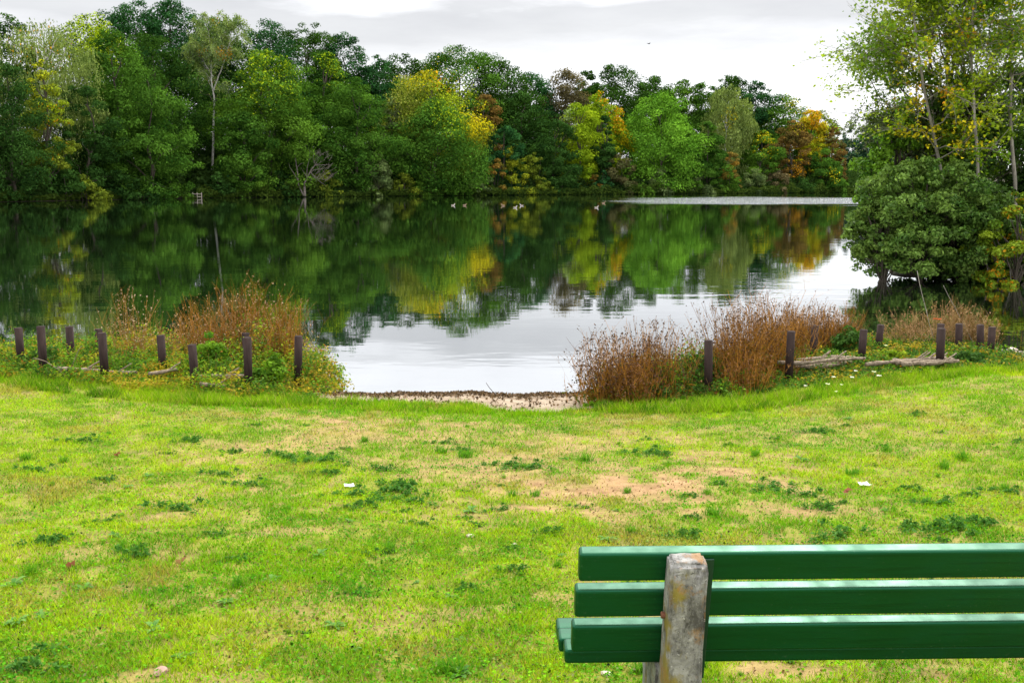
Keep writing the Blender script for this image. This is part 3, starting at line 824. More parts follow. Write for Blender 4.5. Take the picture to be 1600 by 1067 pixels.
branch_tree('aspen_tree', 'tallest grey stemmed aspen near the right edge', t3[0], [(t3, .065, .02)],
            dict(limbs=28, twigs=11, len=2.5, twig=.85, leaves=20, spread=.10, leaf=.050, el=.5, sag=.02, **{'from': .42}, cols=((.09, .17, .012), (.27, .34, .02)), asp=.7),
            M_NEARLEAF, M_PALEBARK, 'grove on the right bank')
t4 = trunk_px((1470, 425, GD + 2.5), (1440, 280, GD + 2.2), (1410, 215, GD + 2), (1375, 185, GD + 1.8))
branch_tree('willow_tree', 'thin willow with hanging fine leaves reaching left over the lake', t4[0], [(t4, .05, .012)],
            dict(limbs=22, twigs=11, len=1.4, twig=.6, leaves=22, spread=.05, leaf=.045, weep=.9, el=.45, sag=.05, **{'from': .40}, cols=((.05, .09, .03), (.12, .16, .05)), asp=.4),
            M_NEARLEAF, M_BARK, 'grove on the right bank')
t5 = trunk_px((1480, 430, GD + 1.8), (1465, 260, GD + 1.8), (1450, 120, GD + 1.8), (1462, 20, GD + 1.8), (1470, -90, GD + 1.8))
branch_tree('birch_tree', 'thin leaved birch behind the leaning aspen', t5[0], [(t5, .045, .015)],
            dict(limbs=30, twigs=12, len=2.4, twig=.85, leaves=22, spread=.10, leaf=.048, el=.3, sag=.02, **{'from': .36}, cols=((.10, .19, .012), (.28, .36, .02)), asp=.65),
            M_NEARLEAF, M_PALEBARK, 'grove on the right bank')

# bare stems and sticks at the grove's waterline
for lab, a, b_, dd, r_ in (('thin pale stalk slanting up before the willow, left of two', (1433, 423), (1466, 505), 15.7, .007),
                     ('second thin stalk slanting before the dark water', (1474, 446), (1530, 510), 15.6, .006),
                     ('bare pale stem at the foot of the grove, left one', (1541, 404), (1546, 444), GD - .4, .022),
                     ('bare pale stem at the foot of the grove, near the right edge', (1577, 410), (1581, 446), GD - .7, .022),
                     ('crooked bare stem between the two pale stems', (1566, 420), (1556, 446), GD - .6, .016)):
    A, B = W_(*a, dd), W_(*b_, dd - .3)
    B[2] = min(B[2], -.04) if dd > 20 else gz(B[0], B[1])
    q = tube(wander(A - B, (0, 0, 0), 7, .012), np.linspace(r_ * .5, r_, 7), 6)
    o = obj('dead_stick', mesh_np('dead_stick', q[0], q[1], None, True), None, M_PALEBARK, B)
    tag(o, lab, 'stick', 'bare sticks by the grove')

# ------------------------------------------------------------------ fence posts
def post_mesh():
    bm = bmesh.new()
    r_ = bmesh.ops.create_cone(bm, cap_ends=True, segments=18, radius1=.05, radius2=.05, depth=1)
    for v in bm.verts: v.co.z += .5
    top = [e for e in bm.edges if all(abs(v.co.z - 1) < 1e-5 for v in e.verts)]
    bmesh.ops.bevel(bm, geom=top, offset=.006, segments=2, affect='EDGES')
    me = bpy.data.meshes.new('fence_post'); bm.to_mesh(me); bm.free()
    for p_ in me.polygons: p_.use_smooth = abs(p_.normal.z) < .5
    return me
POSTS = [ # label, px, top y, distance, lean
 ('brown fence post nearest the left edge of the photo', 29, 512, 13.2, 0),
 ('brown fence post crossed by pale dead stems, second from left', 65, 510, 12.5, .02),
 ('short topped post half sunk in weeds, third from left', 108, 510, 13.6, 0),
 ('rear post of the touching pair left of the dried stalks', 153, 514, 13.4, 0),
 ('front post of the touching pair left of the dried stalks', 159, 520, 12.3, -.01),
 ('post standing alone between the touching pair and shortest post', 254, 524, 12.9, .02),
 ('shortest post in the left row, standing at the grass edge', 303, 538, 12.2, 0),
 ('rear post peeping over the front one below the rust stalks', 384, 520, 13.4, 0),
 ('front post below the rust coloured stalks', 385, 527, 12.2, 0),
 ('last post of the left row, beside the open water', 465, 525, 12.7, .03),
 ('post between two rust clumps, first of the right row', 1114, 532, 11.75, .04),
 ('post half hidden in rust stalks of the right row', 1235, 517, 12.4, 0),
 ('pale rear post against the bright water', 1272, 508, 13.9, 0),
 ('clean post at the end of the stacked logs', 1348, 515, 13.5, 0),
 ('leaning rear post in green weeds behind the logs', 1372, 507, 14.8, -.03),
 ('tallest front post in the right row, at the log ends', 1474, 513, 12.7, .02),
 ('rear post right behind the tallest front post', 1470, 506, 14.4, 0),
 ('tilted rear post to the right of the tallest post', 1497, 505, 14.7, -.08),
 ('tilted post beside the last right hand post', 1541, 507, 14.6, .08),
 ('last post of the right row, next to the stony shore', 1551, 511, 14.3, .01),
]
pm = None
for lab, px, top, dd, lean in POSTS:
    P = at_dist(px, top, dd); z = gz(P[0], dd) - .12
    h = P[2] - z
    if pm is None:
        pm = post_mesh(); o = obj('fence_post', pm, None, M_POST); first = o
    else:
        o = first.copy(); COL.objects.link(o)
    o.location = (P[0] - lean * h, dd, z); o.scale = (1, 1, h); o.rotation_euler = (rng.normal() * .02, lean + rng.normal() * .012, rng.random() * 6)
    tag(o, lab, 'post', 'brown posts of the dead hedge')

# dead hedge logs
LOGS = [
 ('long pale log lying between the posts in the right hedge', (1180, 575), (1335, 566), 13.4, .035, .02),
 ('thin log on top of the long pale log', (1255, 578), (1330, 570), 13.2, .026, .0),
 ('long thin pole laid between the half hidden post and the clean post', (1215, 566), (1352, 560), 13.0, .020, 0),
 ('thin pole woven between the clean post and the tallest post', (1352, 572), (1478, 562), 13.1, .020, 0),
 ('lowest dark branch under the right hand logs', (1240, 588), (1320, 582), 13.2, .022, 0),
 ('curved forked branch resting against the tallest post', (1396, 570), (1470, 556), 13.2, .030, -.06),
 ('straight branch poking out right of the tallest post', (1410, 580), (1490, 569), 12.9, .026, 0),
 ('short branch end low beside the tallest post', (1440, 588), (1497, 578), 12.8, .022, 0),
 ('broken stub of branch under the curved forked branch', (1400, 578), (1455, 577), 13.1, .022, 0),
 ('pale branch in front of the lone post in the left hedge', (232, 586), (278, 577), 12.7, .022, 0),
 ('dark branch lying behind the shortest post', (300, 596), (385, 588), 12.6, .026, 0),
 ('brown branch in the weeds between the left posts', (90, 588), (160, 583), 12.6, .024, 0),
 ('thin branch bridging the touching pair of posts', (128, 582), (215, 586), 12.7, .018, 0),
 ('low branch near the shortest post at the grass edge', (312, 600), (352, 606), 12.1, .02, 0),
]
for lab, a, b_, dd, r_, sag in LOGS:
    r_ *= 1.3; dd -= .35
    A, B = W_(*a, dd), W_(*b_, dd + .15)
    for Q in (A, B): Q[2] = max(Q[2], gz(Q[0], Q[1]) + r_ * .8 + .09)
    mid = (A + B) / 2
    path = wander(A - mid, B - mid, 9, .025, sag)
    parts = [tube(path, np.linspace(r_, r_ * .7, 9) * (1 + .1 * rng.normal(size=9)), 8)]
    s = path[5]; e = s + np.array([.16, .05, .10])
    parts.append(tube(wander(s, e, 4, .05), np.linspace(r_ * .5, r_ * .25, 4), 6))
    Vq, Fq, _ = cat_meshes(parts)
    o = obj('dead_branch', mesh_np('dead_branch', Vq, Fq, None, True), None, M_DEADWOOD, mid)
    tag(o, lab, 'branch', 'dead wood laid between the hedge posts')

# ------------------------------------------------------------------ dried stalk clumps
def stalks(nst, R, H, seeds, colA, colB, seedcol, spread=.55, wid=.0034, leafy=0):
    parts = []
    base = rng.normal(size=(nst, 2)) * R * .38
    lean = base / R * spread + rng.normal(size=(nst, 2)) * .16
    h = H * (.30 + .72 * rng.random(nst) ** 1.15) * np.clip(1.08 - .35 * (np.hypot(base[:, 0], base[:, 1]) / R) ** 2, .4, 1.1)
    seg = 5
    t = np.linspace(0, 1, seg)
    crv = rng.normal(size=(nst, 2)) * .10
    X = base[:, 0:1] + lean[:, 0:1] * h[:, None] * t + crv[:, 0:1] * h[:, None] * t ** 2
    Y = base[:, 1:2] + lean[:, 1:2] * h[:, None] * t + crv[:, 1:2] * h[:, None] * t ** 2
    Z = h[:, None] * t
    P = np.stack([X, Y, Z], -1)
    k = rng.random((nst, 1)); cs = np.array(colA) * (1 - k) + np.array(colB) * k
    def ribbons(P, w0, w1, cs):
        n, s, _ = P.shape
        an = rng.random(n) * math.pi
        side = np.stack([np.cos(an), np.sin(an), np.zeros(n)], -1)[:, None]
        w = np.linspace(w0, w1, s)[None, :, None]
        Vv = np.concatenate([P - side * w, P + side * w], 1).reshape(n, 2, s, 3)
        Vv = Vv.transpose(0, 2, 1, 3).reshape(-1, 3)
        b0 = (np.arange(n)[:, None] * s + np.arange(s - 1)[None]).ravel() * 2
        return Vv, np.stack([b0, b0 + 1, b0 + 3, b0 + 2], -1), np.repeat(cs, s - 1, 0)
    parts.append(ribbons(P, wid, wid * .5, cs))
    # side twigs on the upper part
    m_ = nst * 5
    i = rng.integers(0, nst, m_); u = .4 + .58 * rng.random(m_)
    s0 = np.stack([np.array([np.interp(u[j], t, P[i[j], :, k]) for k in range(3)]) for j in range(m_)])
    dv = np.stack([rng.normal(size=m_) * .5, rng.normal(size=m_) * .5, .5 + .6 * rng.random(m_)], -1)
    ln = H * .18 * (.4 + rng.random(m_))
    P2 = s0[:, None] + dv[:, None] * ln[:, None, None] * np.linspace(0, 1, 3)[None, :, None]
    parts.append(ribbons(P2, wid * .6, wid * .3, cs[i]))
    stem = cat_meshes(parts)
    ns = seeds
    j = rng.integers(0, m_, ns); v = rng.random(ns) ** .6
    SP = P2[j, 0] + (P2[j, 2] - P2[j, 0]) * v[:, None] + rng.normal(size=(ns, 3)) * .008
    sc = np.array(seedcol) * (1 + .35 * rng.normal(size=(ns, 1)))
    sq = leaf_quads(SP, rng.normal(size=(ns, 3)), .011 * (.6 + .8 * rng.random(ns)), .7, np.clip(sc, .01, .9))
    lv = None
    if leafy:
        i = rng.integers(0, nst, leafy); u = .05 + .5 * rng.random(leafy)
        LPp = np.stack([np.array([np.interp(u[q], t, P[i[q], :, k]) for k in range(3)]) for q in range(leafy)]) + rng.normal(size=(leafy, 3)) * .03
        k = rng.random((leafy, 1)); k = k ** 1.3; lc = np.array((.045, .095, .010)) * (1 - k) + np.array((.24, .115, .02)) * k
        lv = leaf_quads(LPp, rng.normal(size=(leafy, 3)) + np.array([0, 0, .4]), .026 * (.6 + .8 * rng.random(leafy)), .35, lc)
    return stem, sq, lv

RU1, RU2 = (.10, .042, .010), (.42, .195, .040)
DR1, DR2 = (.20, .12, .055), (.42, .29, .15)
CL = [ # label, px, top y, width px, distance, stems, seeds, leaves, colours
 ('sparse tall dried stalks standing alone at left, pale seed heads', 197, 456, 70, 14.0, 70, 700, 150, DR1, RU2, (.34, .26, .17)),
 ('rust stalks left of the tallest clump in the left hedge', 318, 466, 80, 13.9, 150, 1100, 300, RU1, RU2, (.30, .2, .12)),
 ('tallest rust coloured stalk clump in the left hedge', 382, 446, 110, 14.0, 250, 1700, 500, RU1, RU2, (.30, .2, .12)),
 ('rust stalks beside the water at the end of the left hedge', 446, 468, 70, 13.8, 140, 900, 300, RU1, RU2, (.26, .17, .1)),
 ('low dried stalks behind the left touching posts', 262, 492, 70, 14.2, 80, 500, 100, DR1, RU2, (.28, .2, .12)),
 ('foremost rounded rust clump by the beach, dark seed heads', 955, 516, 105, 11.6, 270, 3400, 1100, RU1, RU2, (.09, .055, .04)),
 ('rounded rust clump left of the first right hand post', 1022, 506, 125, 12.0, 280, 3600, 1100, RU1, RU2, (.09, .055, .04)),
 ('low rust clump in front of the rounded ones, at the grass edge', 992, 560, 80, 11.4, 140, 1000, 700, RU1, RU2, (.14, .07, .04)),
 ('tall rust clump just right of the first right hand post', 1150, 472, 110, 12.5, 270, 3000, 1100, RU1, RU2, (.10, .06, .04)),
 ('low rust clump below the tall one, at the grass edge', 1160, 545, 100, 11.9, 140, 1000, 900, RU1, RU2, (.16, .08, .04)),
 ('tallest rust clump in the middle of the right hedge', 1200, 460, 110, 13.1, 270, 3000, 900, RU1, RU2, (.10, .06, .04)),
 ('rust clump behind the pale rear post', 1262, 474, 100, 15.3, 260, 2400, 700, RU1, RU2, (.12, .075, .045)),
 ('tall rust clump right of the half hidden post', 1232, 474, 100, 14.3, 260, 2400, 800, RU1, RU2, (.10, .06, .04)),
 ('thin rust clump at the right side of the pale rear post', 1300, 478, 85, 15.0, 170, 1500, 500, RU1, RU2, (.12, .075, .045)),
 ('dark low rust clump round the half hidden post', 1216, 540, 80, 12.9, 120, 900, 900, RU1, RU2, (.16, .08, .04)),
 ('thin dried clump against the bright water right of the pale post', 1312, 476, 70, 15.2, 130, 900, 300, DR1, RU2, (.2, .13, .08)),
 ('brown dried clump left of the tallest front post', 1425, 482, 80, 15.2, 170, 900, 300, RU1, DR2, (.30, .18, .1)),
 ('brown dried clump behind the tallest front post', 1487, 468, 90, 15.6, 220, 1200, 300, RU1, DR2, (.30, .18, .1)),
 ('low brown clump behind the last right hand posts', 1532, 484, 60, 15.4, 150, 800, 200, RU1, DR2, (.30, .2, .12)),
]
for lab, px, top, w, dd, nst, nsd, nlv, ca, cb, sc in CL:
    P = at_dist(px, top, dd); z = gz(P[0], dd); H = (P[2] - z) * 1.0; R = w / ppm(dd) / 2
    st, sq, lv = stalks(nst, R * 1.1, H, nsd, ca, cb, sc, .22, leafy=nlv)
    r = empty('dried_stalk_clump', (P[0], dd, z - .02), lab, 'dried weeds', 'dried stalk clumps along the shore')
    obj('stems', mesh_np('stems', *st), r, M_DRY)
    obj('seed_heads', mesh_np('seed_heads', *sq), r, M_DRY)
    if lv: obj('leaves', mesh_np('leaves', *lv), r, M_GRASS)

# fallen pale stems across the second post
for lab, a, b_ in (('bent pale dry stem crossing the second post from left', (52, 560), (112, 598)), ('pale dry stem arching left of the touching pair', (108, 600), (128, 540)),
                   ('thin pale dry stem leaning on the touching pair', (118, 598), (156, 572))):
    A, B = W_(*a, 12.2), W_(*b_, 12.1)
    for Q in (A, B): Q[2] = max(Q[2], gz(Q[0], Q[1]))
    q = tube(wander(A - B, (0, 0, 0), 7, .05, .08), np.linspace(.006, .004, 7), 5)
    tag(obj('dry_stem', mesh_np('dry_stem', q[0], q[1], None, True), None, M_DEADWOOD, B), lab, 'dry stem', 'dry stems in the left hedge')

# ------------------------------------------------------------------ leafy undergrowth in the hedges (one mass each)
def in_poly(x, y, poly):
    ins = np.zeros(x.shape, bool); n = len(poly)
    for i in range(n):
        ax, ay = poly[i]; bx, by = poly[(i + 1) % n]
        if ay != by: ins ^= ((ay > y) != (by > y)) & (x < (bx - ax) * (y - ay) / (by - ay) + ax)
    return ins
LP_ = [(-9.5, 12.3), (-6, 12.0), (-4.6, 11.8), (-3.4, 11.7), (-2.4, 11.8), (-2.1, 12.6), (-2.4, 13.8), (-3.2, 14.8), (-5, 15.4), (-9.5, 15.8)]
RP_ = [(.95, 12.1), (1.5, 11.7), (2.5, 11.45), (3.6, 11.9), (5.0, 12.35), (6.4, 12.8), (7.1, 13.8), (7.2, 15.2), (6.6, 16.3), (5.2, 16.7), (3.6, 15.6), (2.2, 14.0), (1.3, 12.8)]

def undergrowth(name, poly, nplants, hfun, leaves, cols):
    poly = np.array(poly); lo, hi = poly.min(0), poly.max(0)
    X = lo[0] + (hi[0] - lo[0]) * rng.random(nplants * 3); Y = lo[1] + (hi[1] - lo[1]) * rng.random(nplants * 3)
    k = in_poly(X, Y, [tuple(p) for p in poly]); X, Y = X[k][:nplants], Y[k][:nplants]
    n = len(X); Z = ground_h(X, Y)
    h = hfun(X, Y) * (.35 + .9 * rng.random(n)) * (.55 + .9 * vnoise(X, Y, .28, 101))
    pn = fbm(X, Y, .55, 97) * .75 + fbm(X * 1.3, Y, 1.4, 99) * .35 + .10 * rng.normal(size=n)
    pc = np.clip(((pn - .28) / .46 * len(cols)).astype(int), 0, len(cols) - 1)
    # leaves round each plant's stem
    i = np.repeat(np.arange(n), leaves); m_ = len(i)
    u = rng.random(m_) ** .75
    lean = rng.normal(size=(n, 2)) * .25
    P = np.stack([X[i] + lean[i, 0] * h[i] * u, Y[i] + lean[i, 1] * h[i] * u, Z[i] + h[i] * u], -1)
    P[:, :2] += rng.normal(size=(m_, 2)) * .055; P[:, 2] = np.maximum(P[:, 2] + rng.normal(size=m_) * .02, Z[i] + .01)
    Nn = rng.normal(size=(m_, 3)) * .6 + np.array([0, -.1, .9])
    A = np.array([c[0] for c in cols])[pc][i]; B = np.array([c[1] for c in cols])[pc][i]
    q = rng.random((m_, 1)); cc = (A * (1 - q) + B * q) * (1 + .2 * rng.normal(size=(m_, 1)))
    cc = np.where(rng.random((m_, 1)) < .05, np.array((.30, .13, .02)), cc)
    L = leaf_quads(P, Nn, 0.021 * (.55 + .9 * rng.random(m_)), .46, np.clip(cc, .005, .9), .35)
    # stems
    s0 = np.stack([X, Y, Z], -1); s1 = np.stack([X + lean[:, 0] * h, Y + lean[:, 1] * h, Z + h], -1)
    an = rng.random(n) * 3.14; sd_ = np.stack([np.cos(an), np.sin(an), np.zeros(n)], -1) * .003
    V_ = np.stack([s0 - sd_, s0 + sd_, s1 + sd_ * .5, s1 - sd_ * .5], 1).reshape(-1, 3)
    st = (V_, np.arange(n * 4).reshape(n, 4), np.tile(np.array((.20, .13, .05)), (n, 1)))
    Vv, Ff, Cc = cat_meshes([L, st])
    o = obj(name, mesh_np(name, Vv, Ff, Cc), None, M_GRASS)
    return o
GREENS = [((.018, .060, .008), (.070, .150, .018)), ((.05, .14, .010), (.17, .30, .022)), ((.12, .20, .012), (.30, .37, .022)), ((.025, .075, .012), (.075, .155, .025)), ((.22, .19, .02), (.40, .30, .03)), ((.045, .12, .012), (.13, .23, .025)), ((.18, .085, .018), (.34, .16, .03))]
def hl(x, y): return (.16 + .22 * vnoise(x, y, .6, 51) + .22 * np.exp(-((x + 3.5) / .35) ** 2)) * (.42 + .58 * sstep(12.25, 12.9, y))
def hr(x, y): return (.13 + .22 * vnoise(x, y, .6, 57)) * np.interp(x, [2.3, 3.2], [1.15, .50]) * (.40 + .60 * sstep(.1, .8, y - np.interp(x, [.9, 2.5, 3.6, 5, 6.4, 7.2], [11.3, 11.6, 12.1, 12.7, 12.9, 13.6]))) + .2 * np.exp(-((x - 2.0) / .6) ** 2) * (y < 13) * (y > 11.5) * .5 + 0 * x
tag(undergrowth('leafy_undergrowth', LP_, 2900, hl, 36, [GREENS[k] for k in (0, 3, 1, 5, 2, 1, 4)]), 'leafy green and yellow weeds massed around the left row of posts', 'undergrowth', None, 'stuff')
tag(undergrowth('leafy_undergrowth', RP_, 2500, hr, 32, [GREENS[4], GREENS[0], GREENS[3], GREENS[5], GREENS[1], GREENS[0]]), 'leafy weeds massed around the right row of posts', 'undergrowth', None, 'stuff')

# tall green weeds that stand out of the mass
for lab, px, top, dd, w in (('bright leafy nettle clump between the shortest post and rust stalks', 330, 516, 12.9, 60), ('leafy nettle clump left of the last post in the left row', 425, 545, 12.4, 60),
                         ('dark green bramble clump in front of the rounded rust clumps', 1010, 590, 11.7, 70), ('green bramble clump round the first right hand post', 1090, 545, 12.3, 90),
                         ('dark green weed clump before the pale rear post', 1325, 505, 14.6, 50), ('feathery green weed right of the tallest front post', 1515, 545, 13.2, 60),
                         ('low bright broadleaf weeds in the grass before the low rust clump', 1085, 628, 11.25, 90), ('low bright broadleaf weeds at the foot of the foremost rust clump', 945, 632, 11.15, 60), ('low leafy weeds in the grass under the flowers', 1180, 628, 11.7, 70),
                         ('yellow green weed clump right of the clean post', 1395, 545, 13.6, 70), ('leafy weeds behind the second post from left', 70, 535, 13.2, 70)):
    P = at_dist(px, top, dd); z = gz(P[0], dd); H = P[2] - z; W = w / ppm(dd)
    gcol = GREENS[1] if 'bright' in lab or 'nettle' in lab else GREENS[2] if 'yellow' in lab else GREENS[3]
    q, C, cr = crown(W, H, W * .7, 0, 'bush', 1500, .027, *gcol, .2, ncl=22, asp=.5)
    st = [tube(wander((rng.normal() * .04, rng.normal() * .04, -.02), C[i], 4, .05), np.linspace(.005, .002, 4), 4) for i in range(min(14, len(C)))]
    tree_thing('leafy_weed', lab, 'weeds', (P[0], dd, z), 'leafy weed clumps in the hedges', q, st, M_GRASS, M_BARK, 'leaves', 'stems')

# ------------------------------------------------------------------ lawn
def blades(X, Y, h, w, cols, lean=.5):
    n = len(X); Z = ground_h(X, Y)
    an = rng.random(n) * 2 * math.pi
    sx, sy = np.cos(an) * w / 2, np.sin(an) * w / 2
    la = rng.random(n) * 2 * math.pi; ll = h * lean * (.3 + rng.random(n))
    V_ = np.empty((n, 3, 3))
    V_[:, 0] = np.stack([X - sx, Y - sy, Z - .003], -1); V_[:, 1] = np.stack([X + sx, Y + sy, Z - .003], -1)
    V_[:, 2] = np.stack([X + np.cos(la) * ll, Y + np.sin(la) * ll, Z + h], -1)
    return V_.reshape(-1, 3), np.arange(n * 3).reshape(n, 3), cols

def lawn_points(n, y0=2.6, y1=13.6):
    u = rng.random(n)
    y = y0 * (y1 / y0) ** (u * .55 + .45 * rng.random(n) )          # denser near the camera
    y = y0 + (y1 - y0) * rng.random(n) ** 1.25
    x = (rng.random(n) * 2 - 1) * (y * .56 + .5)
    return x, y

def lawn_cols(x, y, n):
    a = fbm(x, y, 1.3, 61)[:, None]; b2 = fbm(x, y, .40, 65)[:, None]; c2 = fbm(x, y, .8, 67)[:, None]
    k0 = sstep(.35, .62, a)
    c = np.array((.15, .32, .006)) * (1 - k0) + np.array((.30, .43, .010)) * k0
    k = sstep(.50, .64, b2); c = c * (1 - k * .6) + np.array((.070, .235, .010)) * k * .6
    k = sstep(.58, .74, c2) * .55; c = c * (1 - k) + np.array((.34, .27, .055)) * k
    dry = (rng.random((n, 1)) < .06 + .16 * sstep(.52, .7, c2)); c = np.where(dry, np.array((.36, .25, .075)), c)
    return np.clip(c * (1 + .34 * rng.normal(size=(n, 1))), .004, .9)

FR1 = np.array([(-9.5, 12.2), (-6, 11.9), (-4.6, 11.65), (-3.4, 11.45), (-2.3, 11.5), (-1.5, 11.35), (-.4, 11.15), (.3, 10.95), (.9, 11.2), (1.5, 11.0), (2.6, 10.95), (3.6, 11.5), (5.0, 12.2), (6.4, 12.7), (9, 14.2)])
def fringe(x, y):
    """distance in front of the line where the grass grows long"""
    return np.interp(x, FR1[:, 0], FR1[:, 1]) - y

x, y = lawn_points(700000)
bm_ = bare_mask(x, y); sm = sand_mask(x, y); fr_ = fringe(x, y)
keep = (rng.random(len(x)) > sstep(.06, .85, bm_) * .97) & (rng.random(len(x)) < .14 + sstep(.32, .50, fbm(x, y, .13, 77))) & (sm < .3) & (fr_ > -.25)
x, y, fr_ = x[keep], y[keep], fr_[keep]
hn = fbm(x, y, .5, 71)
h = .010 + .030 * hn ** 1.5 + .012 * rng.random(len(x)) + .05 * (1 - sstep(0, 1.0, fr_)) * rng.random(len(x))
Vq, Fq, Cq = blades(x, y, h, .0042 + .0012 * y / 6, lawn_cols(x, y, len(x)), .9)
tag(obj('lawn_grass', mesh_np('lawn_grass', Vq, Fq, Cq), None, M_GRASS), 'short mossy yellow green lawn with worn earth patches', 'grass', None, 'stuff')

# crumbs of earth and scraps of dead leaf on the worn ground
x, y = lawn_points(60000, 2.8, 11.5)
keep = rng.random(len(x)) < (bare_mask(x, y) * .55 + .03)
x, y = x[keep], y[keep]; n = len(x)
k = rng.random((n, 1)); cc = np.array((.07, .04, .02)) * (1 - k) + np.array((.34, .21, .10)) * k
q = leaf_quads(np.stack([x, y, ground_h(x, y) + .005], -1), rng.normal(size=(n, 3)) * .6 + np.array([0, 0, .8]), .004 + .009 * rng.random(n) ** 2.5, .6, cc, .5)
tag(obj('earth_crumbs', mesh_np('earth_crumbs', *q), None, M_DRY), 'crumbs of earth and scraps of dead leaf on the worn lawn', 'litter', None, 'stuff')

# small round leaves of clover and moss in the lawn
x, y = lawn_points(150000, 2.6, 11.5)
bm_ = bare_mask(x, y); keep = (rng.random(len(x)) > bm_ * 1.2) & (sand_mask(x, y) < .3) & (fringe(x, y) > .1) & (fbm(x, y, .45, 81) + .25 * rng.random(len(x)) > .50)
x, y = x[keep], y[keep]; n = len(x)
P = np.stack([x, y, ground_h(x, y) + .006 + .02 * rng.random(n)], -1)
cl = lawn_cols(x, y, n) * np.array((.50, .78, .9))
q = leaf_quads(P, rng.normal(size=(n, 3)) * .5 + np.array([0, 0, 1]), .0055 + .005 * rng.random(n), .75, cl)
tag(obj('clover_leaves', mesh_np('clover_leaves', *q), None, M_GRASS), 'tiny round clover and moss leaves spread through the lawn', 'ground cover', None, 'stuff')

# long grass along the hedge feet and beach
n = 60000
x = -7.5 + 15.5 * rng.random(n); base = np.interp(x, FR1[:, 0], FR1[:, 1])
y = base - .32 + rng.random(n) ** 1.1 * .70
cv = vnoise(x, y, .17, 91) * .7 + vnoise(x, y, .45, 92) * .4
keep = (sand_mask(x, y) < .35) & (rng.random(n) < np.where((x > -2.2) & (x < .85), .7, 1) * sstep(.30, .62, cv))
x, y, cv = x[keep], y[keep], cv[keep]; n = len(x)
amp = np.interp(x, [-8, -2.3, -1.6, .5, 1.0, 2.4, 3.4, 8], [.10, .12, .075, .075, .12, .13, .08, .09])
h = amp * (.25 + 1.0 * rng.random(n) ** 1.3) * (.35 + 1.0 * cv)
k = np.clip(rng.random((n, 1)) * .7 + (vnoise(x, y, .3, 95)[:, None] - .35), 0, 1); cc = np.array((.050, .15, .008)) * (1 - k) + np.array((.25, .40, .012)) * k
cc = np.where(rng.random((n, 1)) < .09, np.array((.38, .32, .10)), cc) * (1 + .2 * rng.normal(size=(n, 1)))
Vq, Fq, Cq = blades(x, y, h, .009, cc, .8)
tag(obj('long_grass', mesh_np('long_grass', Vq, Fq, Cq), None, M_GRASS), 'long bright green grass fringe at the foot of the hedges', 'grass', None, 'stuff')

# weed tufts: three kinds, copied
def rosette(nl, L, wd, c1, c2, rise):
    parts = []
    for i in range(nl):
        a = i * 2.399 + rng.normal() * .2; l = L * (.6 + .5 * rng.random()); r_ = rise * (.5 + rng.random())
        t = np.linspace(0, 1, 5)
        rad = l * t; z = l * r_ * np.sin(t * 2.2) * .5 + .004
        wv = wd * np.array([.3, .75, 1, .8, .05])
        cx = np.stack([np.cos(a) * rad, np.sin(a) * rad, z], -1); s = np.array([-math.sin(a), math.cos(a), .0])
        V_ = np.concatenate([cx - s * wv[:, None] + np.array([0, 0, .15]) * wv[:, None], cx, cx + s * wv[:, None] + np.array([0, 0, .15]) * wv[:, None]])
        Fq = []
        for j in range(4):
            Fq += [[j, 5 + j, 6 + j, j + 1], [5 + j, 10 + j, 11 + j, 6 + j]]
        k = rng.random(); c = np.array(c1) * (1 - k) + np.array(c2) * k
        parts.append((V_, np.array(Fq), np.tile(c, (8, 1))))
    return cat_meshes(parts)

def mat_patch(n, R, c1, c2):
    m_ = 9; cx = rng.normal(size=(m_, 2)) * R * np.array([.55, .35]); cr = R * (.18 + .30 * rng.random(m_))
    j = rng.integers(0, m_, n); a = rng.random(n) * 6.283; r_ = cr[j] * np.abs(rng.normal(size=n)) * .7
    hgt = .040 * np.clip(1 - (r_ / cr[j]) ** 2, 0, 1) + .008
    P = np.stack([cx[j, 0] + np.cos(a) * r_, cx[j, 1] + np.sin(a) * r_ * .8, hgt * (.2 + .8 * rng.random(n))], -1)
    k = rng.random((n, 1))
    return leaf_quads(P, rng.normal(size=(n, 3)) * .7 + np.array([0, 0, .8]), .011 * (.5 + 1.0 * rng.random(n)), .42, np.array(c1) * (1 - k) + np.array(c2) * k)

def tuft(n, h, c1, c2):
    parts = []
    for i in range(n):
        a = rng.random() * 6.283; b0 = rng.normal(size=2) * .025; hh = h * (.5 + .6 * rng.random()); ln = .25 + .7 * rng.random()
        t = np.linspace(0, 1, 4); w_ = .0028 * np.array([1, .9, .6, .1])
        cx = np.stack([b0[0] + np.cos(a) * hh * ln * t ** 1.6, b0[1] + np.sin(a) * hh * ln * t ** 1.6, hh * (t - .25 * ln * t ** 2)], -1)
        s = np.array([-math.sin(a), math.cos(a), 0])
        V_ = np.concatenate([cx - s * w_[:, None], cx + s * w_[:, None]])
        k = rng.random(); c = np.array(c1) * (1 - k) + np.array(c2) * k
        parts.append((V_, np.array([[j, 4 + j, 5 + j, j + 1] for j in range(3)]), np.tile(c, (3, 1))))
    return cat_meshes(parts)

